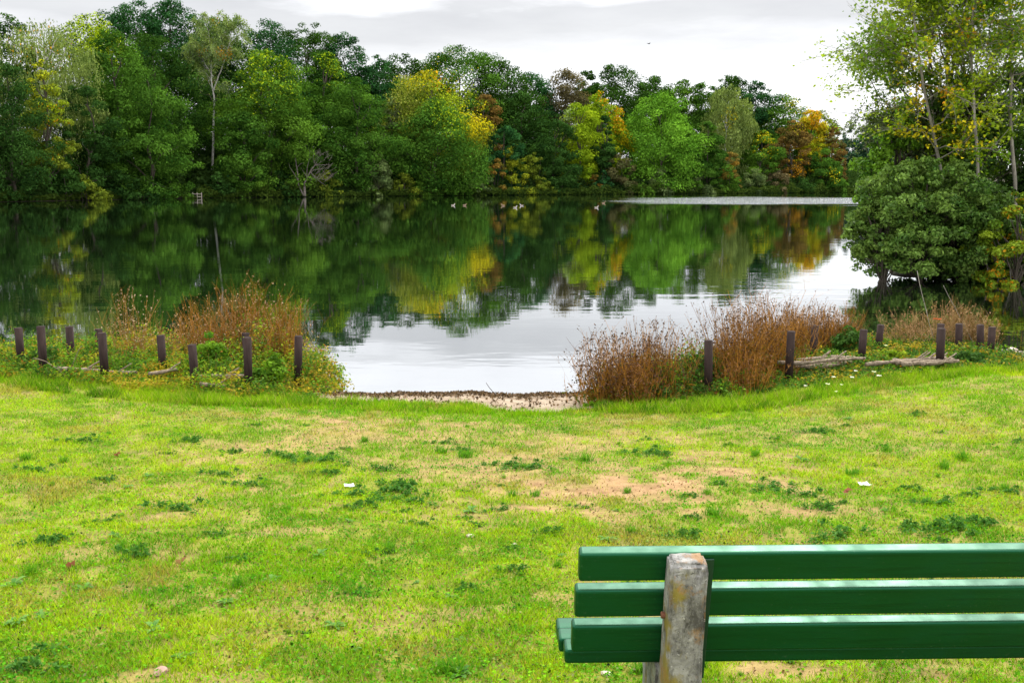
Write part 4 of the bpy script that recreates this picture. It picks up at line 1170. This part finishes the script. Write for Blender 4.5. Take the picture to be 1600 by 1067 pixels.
DKG = ((.030, .115, .014), (.105, .245, .045)); BLG = ((.06, .17, .030), (.17, .32, .07)); BRG = ((.05, .19, .010), (.15, .32, .02))
PROTO = {'rosette': [mesh_np('weed_rosette', *rosette(11, .060, .010, *BLG, .6)) for _ in range(3)],
         'dark': [mesh_np('weed_patch', *mat_patch(430, .14, *DKG)) for _ in range(3)],
         'tuft': [mesh_np('grass_tuft', *tuft(75, .085, *BRG)) for _ in range(3)]}
for v in PROTO.values():
    for me in v: me.materials.append(M_GRASS)
WEEDS = [('dark', 590, 735, 1.1), ('dark', 615, 772, 1.5), ('dark', 635, 762, 1.3), ('dark', 275, 795, 1.3), ('dark', 385, 758, 1.0), ('dark', 690, 693, .9), ('tuft', 690, 708, 1.3), ('tuft', 725, 715, 1.3),
         ('dark', 790, 727, 1.1), ('dark', 825, 732, 1.2), ('dark', 870, 833, .9), ('dark', 500, 722, 1.3), ('dark', 520, 742, 1.0), ('dark', 450, 716, 1.4), ('tuft', 915, 720, 1.2), ('dark', 1010, 708, 1.2),
         ('dark', 1040, 712, 1.0), ('tuft', 1180, 712, 1.1), ('rosette', 1253, 720, 1.3), ('dark', 1285, 676, 1.1), ('tuft', 1505, 718, 1.3), ('tuft', 1475, 732, 1.2), ('tuft', 1115, 805, 1.1),
         ('dark', 1200, 763, 1.2), ('dark', 1255, 774, 1.1), ('dark', 1295, 795, 1.0), ('dark', 1420, 766, .9), ('dark', 1465, 788, 1.0), ('dark', 1500, 828, 1.6), ('dark', 1540, 822, 1.2), ('dark', 1300, 838, 1.4),
         ('dark', 1570, 770, 1.0), ('tuft', 1570, 765, .9), ('dark', 1430, 824, 1.1), ('tuft', 800, 775, .9), ('tuft', 835, 775, .8), ('dark', 780, 797, .7), ('rosette', 735, 800, 1.2), ('rosette', 200, 762, 1.1),
         ('rosette', 230, 745, 1.1), ('dark', 215, 872, 1.1), ('dark', 85, 848, 1.1), ('dark', 365, 878, .8), ('rosette', 425, 908, 1.1), ('tuft', 375, 915, 1.0), ('rosette', 355, 942, 1.0), ('rosette', 20, 915, 1.3),
         ('rosette', 130, 922, 1.2), ('tuft', 45, 898, 1.0), ('rosette', 25, 975, 1.3), ('rosette', 65, 965, 1.0), ('dark', 20, 1045, 1.2), ('rosette', 240, 985, 1.1), ('rosette', 285, 1028, 1.0), ('rosette', 525, 980, 1.0),
         ('tuft', 705, 1050, 1.3), ('rosette', 720, 1055, 1.1), ('tuft', 1000, 1050, .8), ('tuft', 1095, 1045, 1.0), ('tuft', 40, 718, 1.2), ('tuft', 100, 722, .9), ('dark', 55, 735, 1.0), ('dark', 125, 690, 1.2),
         ('dark', 305, 690, 1.2), ('dark', 345, 742, 1.0), ('dark', 160, 752, .9), ('tuft', 570, 690, 1.0), ('dark', 370, 708, .9), ('dark', 545, 775, 1.2), ('dark', 580, 790, 1.1), ('dark', 640, 785, 1.2),
         ('rosette', 1325, 655, 1.1), ('dark', 1435, 648, .9), ('tuft', 1385, 705, .9), ('tuft', 1330, 743, 1.1), ('rosette', 1050, 700, 1.0), ('dark', 1130, 757, .7), ('tuft', 980, 770, .8), ('rosette', 880, 1000, 1.0),
         ('dark', 815, 893, .8), ('rosette', 950, 845, 1.1), ('tuft', 985, 832, .9), ('dark', 1085, 838, 1.0), ('tuft', 610, 860, .9), ('rosette', 500, 868, 1.0), ('dark', 330, 838, .8), ('rosette', 180, 838, 1.0)]
WL = {'rosette': ('weed_rosette', 'pale green flat weed rosette growing in the lawn', 'weed rosettes in the lawn', 'weed'),
      'dark': ('weed_patch', 'dark green low weed patch growing in the lawn', 'dark weed patches in the lawn', 'weed'),
      'tuft': ('grass_tuft', 'upright bright green grass tuft in the lawn', 'grass tufts in the lawn', 'grass tuft')}
for _ in range(150):
    WEEDS.append((('dark', 'dark', 'rosette', 'tuft')[int(rng.integers(0, 4))], float(rng.random() * 1600), 665 + 390 * float(rng.random()) ** 1.3, .30 + .45 * float(rng.random())))
for kind, px, py, s in WEEDS:
    P = on_ground(px, py)
    nm, lab, grp, cat = WL[kind]
    o = bpy.data.objects.new(nm, PROTO[kind][int(rng.integers(0, 3))]); COL.objects.link(o)
    o.location = P; s *= .84; o.scale = (s * 1.15, s, s); o.rotation_euler = (0, 0, rng.random() * 6.28 if kind != 'dark' else rng.normal() * .4)
    tag(o, lab, cat, grp)

# ------------------------------------------------------------------ beach debris, stones, litter
def stone_mesh(r_, seed):
    rg = np.random.default_rng(seed)
    bm = bmesh.new(); bmesh.ops.create_icosphere(bm, subdivisions=2, radius=r_)
    k = rg.normal(size=3)
    for v in bm.verts:
        f = 1 + .22 * math.sin(v.co.x / r_ * 2.3 + k[0]) * math.cos(v.co.y / r_ * 2 + k[1]) + .06 * rg.normal()
        v.co = Vector((v.co.x * f * 1.25, v.co.y * f, v.co.z * f * .62))
    me = bpy.data.meshes.new('stone'); bm.to_mesh(me); bm.free(); me.materials.append(M_STONE)
    return me
n = 2600
x = -2.2 + 3.25 * rng.random(n); sy = np.interp(x, [-2.2, -1.7, -1.3, -.9, -.5, -.25, .1, .45, .7, .95, 1.2], [12.55, 12.52, 12.63, 12.52, 12.6, 12.47, 12.40, 12.55, 12.5, 12.62, 12.9])
y = sy - np.abs(rng.normal(size=n)) * .16 + .05
y -= .16 * vnoise(x, x * 0, .3, 111); back = rng.random(n) < .20; y = np.where(back, sy - rng.random(n) * 1.2, y)
P = np.stack([x, y, ground_h(x, y) + .006 + .016 * rng.random(n)], -1); P[:, 2] = np.maximum(P[:, 2], .004)
k = rng.random((n, 1)); cc = np.array((.04, .028, .018)) * (1 - k) + np.array((.24, .16, .10)) * k
q1 = leaf_quads(P, rng.normal(size=(n, 3)) + np.array([0, 0, .4]), .011 + .016 * rng.random(n), .7, cc, .5)
tag(obj('shore_debris', mesh_np('shore_debris', *q1), None, M_DRY), 'dark line of washed up leaf scraps and bits along the beach', 'debris', None, 'stuff')
STN = [('dark stone at the water right of the last post', 1572, 551, .07), ('grey stone at the right edge of the photo', 1592, 556, .08), ('pale flat stone between the shore stones', 1583, 548, .06),
       ('small stone beside the last right hand post', 1562, 557, .05), ('grey stone among weeds right of the curved branch', 1428, 566, .07),
       ('rusty brown lump on the beach waterline', 625, 613, .035), ('pale pebble on the lawn left of the bench back', 735, 838, .022), ('small pale pebble near the bench, on grass', 803, 851, .014),
       ('pinkish stone low in the left foreground lawn', 249, 1051, .028), ('white pebble on the ground left of the bench leg', 949, 1054, .018), ('small grey pebble on the right lawn', 1447, 768, .018)]
M_PINKSTONE = simple_mat('pinkish_stone', (.26, .15, .11), (.42, .27, .21), 20, .85, .3)
M_PALESTONE = simple_mat('pale_pebble', (.45, .35, .28), (.7, .6, .52), 20, .8, .3)
for i, (lab, px, py, r_) in enumerate(STN):
    P = on_ground(px, py)
    me = stone_mesh(r_, i)
    if 'pale pebble' in lab or 'white' in lab or 'pinkish' in lab or 'pale flat' in lab: me.materials[0] = M_PALESTONE
    if 'pinkish' in lab: me.materials[0] = M_PINKSTONE
    o = obj('stone', me, None, None, (P[0], P[1], max(P[2], 0) + r_ * .2)); o.rotation_euler = (0, 0, i)
    tag(o, lab, 'stone')
# twig stuck in the beach
P = on_ground(762, 616)
q = cat_meshes([tube(wander((.09, 0, 0), (-.02, .03, .14), 6, .05), np.linspace(.005, .003, 6), 5), tube(wander((.09, 0, .005), (.02, 0, .03), 4, .05), [.004] * 4, 5)])
tag(obj('beach_twig', mesh_np('beach_twig', q[0], q[1], None, True), None, M_BARK, P), 'dark twig sticking up from the beach debris', 'twig')
# litter and fallen leaves
M_WHITE = simple_mat('white_paper', (.72, .74, .78), (.82, .83, .86), 8, .7)
def paper(a):
    bm = bmesh.new(); bmesh.ops.create_grid(bm, x_segments=6, y_segments=6, size=a)
    for v in bm.verts: v.co.z = .18 * a * math.sin(v.co.x / a * 3 + 1) * math.cos(v.co.y / a * 2.2) + .2 * a; v.co.y *= .7
    bmesh.ops.solidify(bm, geom=list(bm.faces), thickness=.0015)
    me = bpy.data.meshes.new('paper_scrap'); bm.to_mesh(me); bm.free(); return me
for lab, px, py, a, m_ in (('crumpled white paper scrap on the right lawn', 1351, 760, .042, M_WHITE), ('narrow white paper scrap left of centre on the lawn', 546, 762, .036, M_WHITE)):
    P = on_ground(px, py); o = obj('paper_scrap', paper(a), None, m_, (P[0], P[1], P[2] + .015)); o.rotation_euler = (.1, .05, .4); tag(o, lab, 'paper', 'paper scraps on the lawn')
for lab, px, py, col in (('red brown fallen leaf on the upper left lawn', 181, 714, (.17, .065, .03)), ('small rust fallen leaf low on the left lawn', 108, 889, (.17, .065, .03)), ('brown fallen leaf by the right hand paper scrap', 1322, 772, (.22, .08, .05)),
                       ('orange dry leaf at the foot of the left weeds', 56, 598, (.5, .2, .03)), ('curled brown leaf on the left foreground lawn', 280, 884, (.22, .12, .05)), ('orange leaf caught in the weeds by the curved branch', 1442, 560, (.6, .2, .03))):
    P = on_ground(px, py); s_ = .028
    q = leaf_quads(np.array([[0, 0, .02], [.02, .01, .03]]), np.array([[.2, -.5, .8], [-.4, -.3, .8]]), s_, .6, np.array([col, col]), .5)
    tag(obj('fallen_leaf', mesh_np('fallen_leaf', *q), None, M_DRY, P), lab, 'leaf', 'fallen leaves')
# white wildflowers at the right hedge foot
def flower_mesh():
    parts = [tube(wander((0, 0, 0), (.02, 0, .16), 5, .04), [.002] * 5, 4, (.08, .16, .03))]
    c0 = np.array([.02, 0, .16]); n = 16
    a = rng.random(n) * 6.28; r_ = .028 * np.sqrt(rng.random(n))
    P = c0 + np.stack([np.cos(a) * r_, np.sin(a) * r_, .01 * rng.random(n)], -1)
    parts.append(leaf_quads(P, rng.normal(size=(n, 3)) * .5 + np.array([0, -.3, .8]), .010, .8, np.tile((.75, .75, .72), (n, 1))))
    Vq, Fq, Cq = cat_meshes(parts); return mesh_np('white_wildflower', Vq, Fq, Cq)
fm = flower_mesh(); fm.materials.append(M_GRASS)
for px, py in ((1294, 610), (1308, 618), (1256, 610), (1300, 600), (1316, 606), (1328, 600), (1334, 588), (1366, 590), (1371, 600), (1386, 548), (1396, 545)):
    P = on_ground(px, py + 8); o = bpy.data.objects.new('white_wildflower', fm); COL.objects.link(o)
    o.location = P; o.rotation_euler = (0, 0, rng.random() * 6); s_ = .55 + .4 * rng.random(); o.scale = (s_, s_, s_)
    tag(o, 'small white flower head at the grassy foot of the right hedge', 'flower', 'white wildflowers at the hedge foot')
# orange ribbon tied in the dried stalks
P = at_dist(1465, 499, 15.4)
M_ORANGE = simple_mat('orange_plastic_tape', (.7, .10, .02), (.8, .14, .03), 20, .5)
rp = np.array([(x_ * .022 - .066, .01 * math.sin(x_ * 1.3), .006 * math.sin(x_ * 1.1) + s_ * .014) for s_ in (0, 1) for x_ in range(7)])
rb = mesh_np('orange_tape', rp, np.array([[j, j + 1, j + 8, j + 7] for j in range(6)]))
o = obj('orange_tape', rb, None, M_ORANGE, P); md = o.modifiers.new('thick', 'SOLIDIFY'); md.thickness = .002
tag(o, 'strip of orange tape caught in dried stalks behind the posts', 'tape')

# ------------------------------------------------------------------ birds
M_DUCK = simple_mat('brown_duck_feathers', (.16, .10, .06), (.30, .22, .15), 30, .8); M_DUCKW = simple_mat('pale_feathers', (.32, .29, .25), (.5, .47, .42), 30, .8); M_BEAK = simple_mat('yellow_beak', (.5, .3, .04), (.6, .35, .05), 10, .5)
def duck(label, px, py, ang, pale):
    P = at_z(px, py, 0)
    r = empty('duck', (P[0], P[1], 0), label, 'duck', 'ducks swimming on the lake'); r.rotation_euler = (0, 0, ang); r.scale = (.8, .8, .8)
    pts = [(-.27, 0, .13), (-.2, 0, .09), (-.1, 0, .06), (0, 0, .055), (.1, 0, .065), (.16, 0, .10), (.185, 0, .16), (.19, 0, .21), (.215, 0, .255), (.25, 0, .26), (.285, 0, .25)]
    rad = [.01, .05, .085, .1, .09, .07, .045, .035, .045, .043, .015]
    q = tube(pts, rad, 10); obj('body', mesh_np('body', q[0], q[1], None, True), r, M_DUCKW if pale else M_DUCK)
    q = tube([(.275, 0, .25), (.31, 0, .243), (.335, 0, .24)], [.018, .014, .006], 8); obj('beak', mesh_np('beak', q[0], q[1], None, True), r, M_BEAK)
    for s_ in (-1, 1):
        q = tube([(-.2, s_ * .05, .12), (-.1, s_ * .085, .11), (0, s_ * .092, .10), (.08, s_ * .07, .1)], [.01, .04, .045, .012], 8); obj('wing', mesh_np('wing', q[0], q[1], None, True), r, M_DUCK)
duck('pale duck swimming at left of the group on the lake', 708, 321.5, .2, True); duck('brown duck leading right of the pale duck', 726, 321.5, .1, False)
duck('lone brown duck below the golden shrub', 786, 322, 2.8, False); duck('left duck of the close pair on the lake', 805, 325, .4, True)
duck('right duck of the close pair on the lake', 815, 322, 3.0, True); duck('duck swimming below the orange tipped maple', 932, 325, .1, True); duck('rearmost duck below the orange tipped maple', 943, 318, .1, False)
# flying bird
P = at_dist(1014, 69, 160)
r = empty('flying_bird', P, 'tiny dark bird flying above the far trees', 'bird'); r.rotation_euler = (0, .1, .6)
M_BIRD = simple_mat('dark_feathers', (.03, .03, .03), (.07, .065, .06), 10, .8)
q = tube([(-.24, 0, 0), (-.14, 0, .01), (0, 0, .02), (.1, 0, .03), (.16, 0, .05), (.22, 0, .045)], [.03, .05, .075, .06, .045, .008], 8); obj('body', mesh_np('body', q[0], q[1], None, True), r, M_BIRD)
for s_ in (-1, 1):
    wv = np.array([(.07, s_ * .05, .03), (-.1, s_ * .05, .03), (.08, s_ * .25, .12), (-.09, s_ * .25, .11), (.0, s_ * .46, .08), (-.07, s_ * .46, .08)])
    wm = mesh_np('wing', wv, np.array([[0, 2, 3, 1], [2, 4, 5, 3]])); o = obj('wing', wm, r, M_BIRD); md = o.modifiers.new('thick', 'SOLIDIFY'); md.thickness = .012

# ------------------------------------------------------------------ bench
m, nt, out = new_mat('green_gloss_paint')
tc = N(nt, 'TexCoord').outputs['Object']
mp = N(nt, 'Mapping'); mp.inputs['Scale'].default_value = (.6, 8, 8); nt.links.new(tc, mp.inputs[0])
f = noise(nt, 4, 6, mp.outputs[0])
c = mixc(nt, (.0008, .030, .005), (.0015, .044, .010), ramp(nt, f, [(.3, 0), (.7, 1)]))
c = mixc(nt, c, (.06, .10, .06), ramp(nt, noise(nt, 90, 4, tc), [(.64, 0), (.72, .35)]))
mpg = N(nt, 'Mapping'); mpg.inputs['Scale'].default_value = (1.2, 40, 40); nt.links.new(tc, mpg.inputs[0])
c = mixc(nt, c, (.0004, .010, .002), ramp(nt, noise(nt, 3, 6, mpg.outputs[0]), [(.5, 0), (.75, .6)]))
p = N(nt, 'BsdfPrincipled'); nt.links.new(c, p.inputs['Base Color'])
nt.links.new(ramp(nt, noise(nt, 12, 5, tc), [(.3, .32), (.7, .52)]), p.inputs['Roughness'])
p.inputs['Specular IOR Level'].default_value = .62; p.inputs['Specular Tint'].default_value = (.25, .95, .62, 1)
b = N(nt, 'Bump'); b.inputs['Strength'].default_value = .35; b.inputs['Distance'].default_value = .004
nt.links.new(f, b.inputs['Height']); nt.links.new(b.outputs[0], p.inputs['Normal'])
nt.links.new(p.outputs[0], out.inputs[0]); M_GREEN = m

m, nt, out = new_mat('lichened_concrete')
tc = N(nt, 'TexCoord').outputs['Object']
c = mixc(nt, (.15, .145, .135), (.40, .39, .36), ramp(nt, noise(nt, 22, 8, tc, .7), [(.32, 0), (.68, 1)]))
mps = N(nt, 'Mapping'); mps.inputs['Scale'].default_value = (1, 1, .4); nt.links.new(tc, mps.inputs[0])
c = mixc(nt, c, (.030, .027, .022), ramp(nt, noise(nt, 13, 10, mps.outputs[0], .78), [(.46, 0), (.60, .85)]))
c = mixc(nt, c, (.05, .045, .04), ramp(nt, noise(nt, 120, 3, tc), [(.60, 0), (.68, .7)]))
mpl = N(nt, 'Mapping'); mpl.inputs['Location'].default_value = (1.7, .3, 2.2); mpl.inputs['Scale'].default_value = (1, 1, .6); nt.links.new(tc, mpl.inputs[0])
c = mixc(nt, c, (.24, .185, .012), ramp(nt, noise(nt, 9, 7, mpl.outputs[0], .65), [(.52, 0), (.60, .85)]))
mpo = N(nt, 'Mapping'); mpo.inputs['Location'].default_value = (4.7, 2.3, 5.2); nt.links.new(tc, mpo.inputs[0])
c = mixc(nt, c, (.30, .15, .035), ramp(nt, noise(nt, 10, 7, mpo.outputs[0], .7), [(.55, 0), (.63, .7)]))
c = mixc(nt, c, (.6, .58, .54), ramp(nt, noise(nt, 75, 3, tc), [(.68, 0), (.74, .8)]))
p = N(nt, 'BsdfPrincipled'); nt.links.new(c, p.inputs['Base Color']); p.inputs['Roughness'].default_value = .93
b = N(nt, 'Bump'); b.inputs['Strength'].default_value = .9; b.inputs['Distance'].default_value = .006
nt.links.new(noise(nt, 85, 6, tc, .7), b.inputs['Height']); nt.links.new(b.outputs[0], p.inputs['Normal'])
nt.links.new(p.outputs[0], out.inputs[0]); M_CONC = m
M_STEEL = simple_mat('dark_green_steel', (.006, .035, .018), (.012, .05, .026), 20, .45)
M_RUST = simple_mat('rusty_bolt', (.10, .04, .025), (.22, .09, .05), 60, .8, .4)

# bench frame of reference: origin on the ground under the left concrete support, x along the planks, y towards the lake
BD = 2.92                                    # camera depth of the back planks
def bp(px, py, zc): r_ = ray(px, py); return np.array([0, 0, HC]) + r_ * zc
LE = bp(905, 885, BD)                        # left end of the top plank, on its rear face
yaw = math.radians(1.4)
ca, sa = math.cos(yaw), math.sin(yaw)
org = bp(1070, 882, BD)
BZ = gz(org[0], org[1])
bench = empty('park_bench', (LE[0], LE[1], BZ), 'green slatted park bench on a lichened concrete support, seen from behind', 'bench')
bench.rotation_euler = (0, 0, yaw)
Lp = 2.05
lean = math.radians(13)
def toB(p):                                   # world to bench axes
    dx, dy = p[0] - LE[0], p[1] - LE[1]
    return np.array([dx * ca + dy * sa, -dx * sa + dy * ca, p[2] - BZ])
tp, hp = .047, .094                           # plank thickness and height
ztop = LE[2] - BZ
pitch = None
# three back planks along the lean
cs, sn = math.cos(lean), math.sin(lean)
def back_pos(s):                              # s metres down the lean from the top plank's centre
    return np.array([0, s * sn + tp / 2 * cs, ztop - s * cs])
gap = .1240
for i, dx in enumerate((0.0, -.008, -.014)):
    o = obj('back_slat', box_mesh('back_slat', Lp, tp, hp, .009, 3), bench, M_GREEN)
    c_ = back_pos(gap * i)
    o.location = (dx + Lp / 2, c_[1], c_[2]); o.rotation_euler = (-lean * -1, 0, 0)
# seat planks
seat_h = ztop - .326
for i in range(3):
    o = obj('seat_slat', box_mesh('seat_slat', Lp, .074, tp, .009, 3), bench, M_GREEN)
    o.location = (-.030 + [0, -.012, -.012][i] * 1.0 + Lp / 2, .150 + i * .083, seat_h - i * .003); o.rotation_euler = (math.radians(4), 0, 0)
# concrete supports
def conc_mesh(name, prof, wid, bev):
    """side profile (y, z) extruded along x, edges worn"""
    bm = bmesh.new()
    a = [bm.verts.new((-wid / 2, y_, z_)) for y_, z_ in prof]; b2 = [bm.verts.new((wid / 2, y_, z_)) for y_, z_ in prof]
    n = len(prof); bm.faces.new(a[::-1]); bm.faces.new(b2)
    for i in range(n): bm.faces.new((a[i], a[(i + 1) % n], b2[(i + 1) % n], b2[i]))
    bmesh.ops.recalc_face_normals(bm, faces=list(bm.faces))
    bmesh.ops.bevel(bm, geom=list(bm.edges), offset=bev, segments=3, affect='EDGES')
    bmesh.ops.triangulate(bm, faces=list(bm.faces))
    bmesh.ops.subdivide_edges(bm, edges=[e for e in bm.edges if e.calc_length() > .02], cuts=5, use_grid_fill=True)
    rg = random.Random(4)
    for v in bm.verts:
        w_ = .0018 * math.sin(v.co.z * 61 + 1.3) * math.sin(v.co.y * 83) + .0012 * math.sin(v.co.z * 140 + v.co.x * 90)
        v.co += Vector((rg.gauss(0, .0009) + w_, rg.gauss(0, .0009) + w_, rg.gauss(0, .0008)))
    me = bpy.data.meshes.new(name); bm.to_mesh(me); bm.free()
    for p_ in me.polygons: p_.use_smooth = True
    return me
depth = .125
def back_face(s, off):                         # point on the lean line, off metres behind the slats' rear face
    return (s * sn - off * cs, ztop - s * cs - off * sn)
prof = [back_face(-.052, .004), back_face(-.052, depth * .58), back_face(-.03, depth * .68), back_face(.45, depth * 1.1), (back_face(.45, depth * 1.1)[0] + .05, -.12), (.20, -.12), back_face(.44, .004)]
tx = toB(bp(1080, 900, BD - .1))[0]
for k, x_ in enumerate((tx, tx + 1.30)):
    o = obj('concrete_post', conc_mesh('concrete_post', prof, .105, .010), bench, M_CONC); o.location = (x_, 0, 0)
    o2 = obj('seat_support', conc_mesh('seat_support', [(.10, seat_h - .027), (.47, seat_h - .004), (.45, seat_h - .12), (.36, seat_h - .16), (.35, -.12), (.215, -.12), (.21, seat_h - .15), (.10, seat_h - .17)], .10, .010), bench, M_CONC); o2.location = (x_ - .004, 0, 0)
    # steel strap between slats and concrete
    s_ = obj('steel_strap', box_mesh('steel_strap', .035, .006, .42, .002, 1), bench, M_STEEL)
    bf = back_face(.185, .0035); s_.location = (x_ + .068, bf[0], bf[1]); s_.rotation_euler = (lean, 0, 0)
    bt = bpy.data.meshes.new('bolt'); bm = bmesh.new(); bmesh.ops.create_cone(bm, cap_ends=True, segments=6, radius1=.011, radius2=.010, depth=.014)
    bmesh.ops.bevel(bm, geom=list(bm.edges), offset=.0015, segments=1, affect='EDGES'); bm.to_mesh(bt); bm.free()
    ob = obj('bolt', bt, o, M_RUST); yb, zb_ = back_face(.135, .045); ob.location = (-.0575, yb, zb_); ob.rotation_euler = (0, math.pi / 2, 0)

# ------------------------------------------------------------------ sky, sun, camera
SUN_EL, SUN_AZ = math.radians(50), math.radians(24)      # azimuth from +Y (the lake), negative is left
w = bpy.data.worlds.new('World'); SC.world = w; w.use_nodes = True
nt = w.node_tree; nt.nodes.clear()
out = N(nt, 'OutputWorld'); bg = N(nt, 'Background'); bg.inputs['Strength'].default_value = .05
sky = N(nt, 'TexSky'); sky.sky_type = 'NISHITA'; sky.sun_disc = False; sky.sun_elevation = SUN_EL; sky.sun_rotation = SUN_AZ
tc = N(nt, 'TexCoord').outputs['Generated']
sep = N(nt, 'SeparateXYZ'); nt.links.new(tc, sep.inputs[0])
mp = N(nt, 'Mapping'); mp.inputs['Scale'].default_value = (1.6, 1.6, 9); nt.links.new(tc, mp.inputs[0])
cn = noise(nt, 2.2, 7, mp.outputs[0], .55)
mp2 = N(nt, 'Mapping'); mp2.inputs['Scale'].default_value = (1, 1, 5); mp2.inputs['Location'].default_value = (3.3, 1.2, .4); nt.links.new(tc, mp2.inputs[0])
cn2 = noise(nt, 5.5, 6, mp2.outputs[0], .6)
n_ = N(nt, 'Math', operation='MULTIPLY_ADD'); nt.links.new(cn, n_.inputs[0]); n_.inputs[1].default_value = .10; nt.links.new(sep.outputs[2], n_.inputs[2])
n_2 = N(nt, 'Math', operation='SUBTRACT'); nt.links.new(n_.outputs[0], n_2.inputs[0]); n_2.inputs[1].default_value = .05
# radiance of the overcast by elevation (sine): bright rim, grey cloud base above it, brighter towards the zenith
rmp = ramp(nt, n_2.outputs[0], [(0.0, .180), (.10, .182), (.118, .150), (.136, .122), (.157, .118), (.172, .195), (.30, .245), (.55, .35), (.9, .43)])
sc_ = mixc(nt, rmp, (50, 50.3, 51.2), 1.0, 'MULTIPLY')
var = ramp(nt, cn2, [(.30, (.90, .90, .915)), (.70, (1.06, 1.06, 1.06))])
sc_ = mixc(nt, sc_, var, 1.0, 'MULTIPLY')
fin = mixc(nt, sc_, sky.outputs[0], .06)
nt.links.new(fin, bg.inputs['Color']); nt.links.new(bg.outputs[0], out.inputs[0])

sl = bpy.data.lights.new('sun', 'SUN'); sl.energy = 1.5; sl.angle = math.radians(20); sl.color = (1, .95, .86)
so = bpy.data.objects.new('sun', sl); COL.objects.link(so)
dirv = Vector((math.sin(SUN_AZ) * math.cos(SUN_EL), math.cos(SUN_AZ) * math.cos(SUN_EL), math.sin(SUN_EL)))
so.rotation_euler = dirv.to_track_quat('Z', 'Y').to_euler(); so.location = (-20, 20, 40)

cam = bpy.data.cameras.new('camera'); co = bpy.data.objects.new('camera', cam); COL.objects.link(co)
cam.sensor_width = 36; cam.lens = 36.0 * F / 1600; cam.clip_end = 3000; cam.clip_start = .05
co.location = (0, 0, HC); co.rotation_euler = (math.pi / 2 - TH, 0, 0)
SC.camera = co
SC.view_settings.view_transform = 'Standard'; SC.view_settings.look = 'None'; SC.view_settings.exposure = 1.5; SC.view_settings.gamma = 1
SC.cycles.max_bounces = 6; SC.cycles.diffuse_bounces = 3; SC.cycles.glossy_bounces = 3; SC.cycles.transmission_bounces = 3
SC.cycles.use_denoising = True
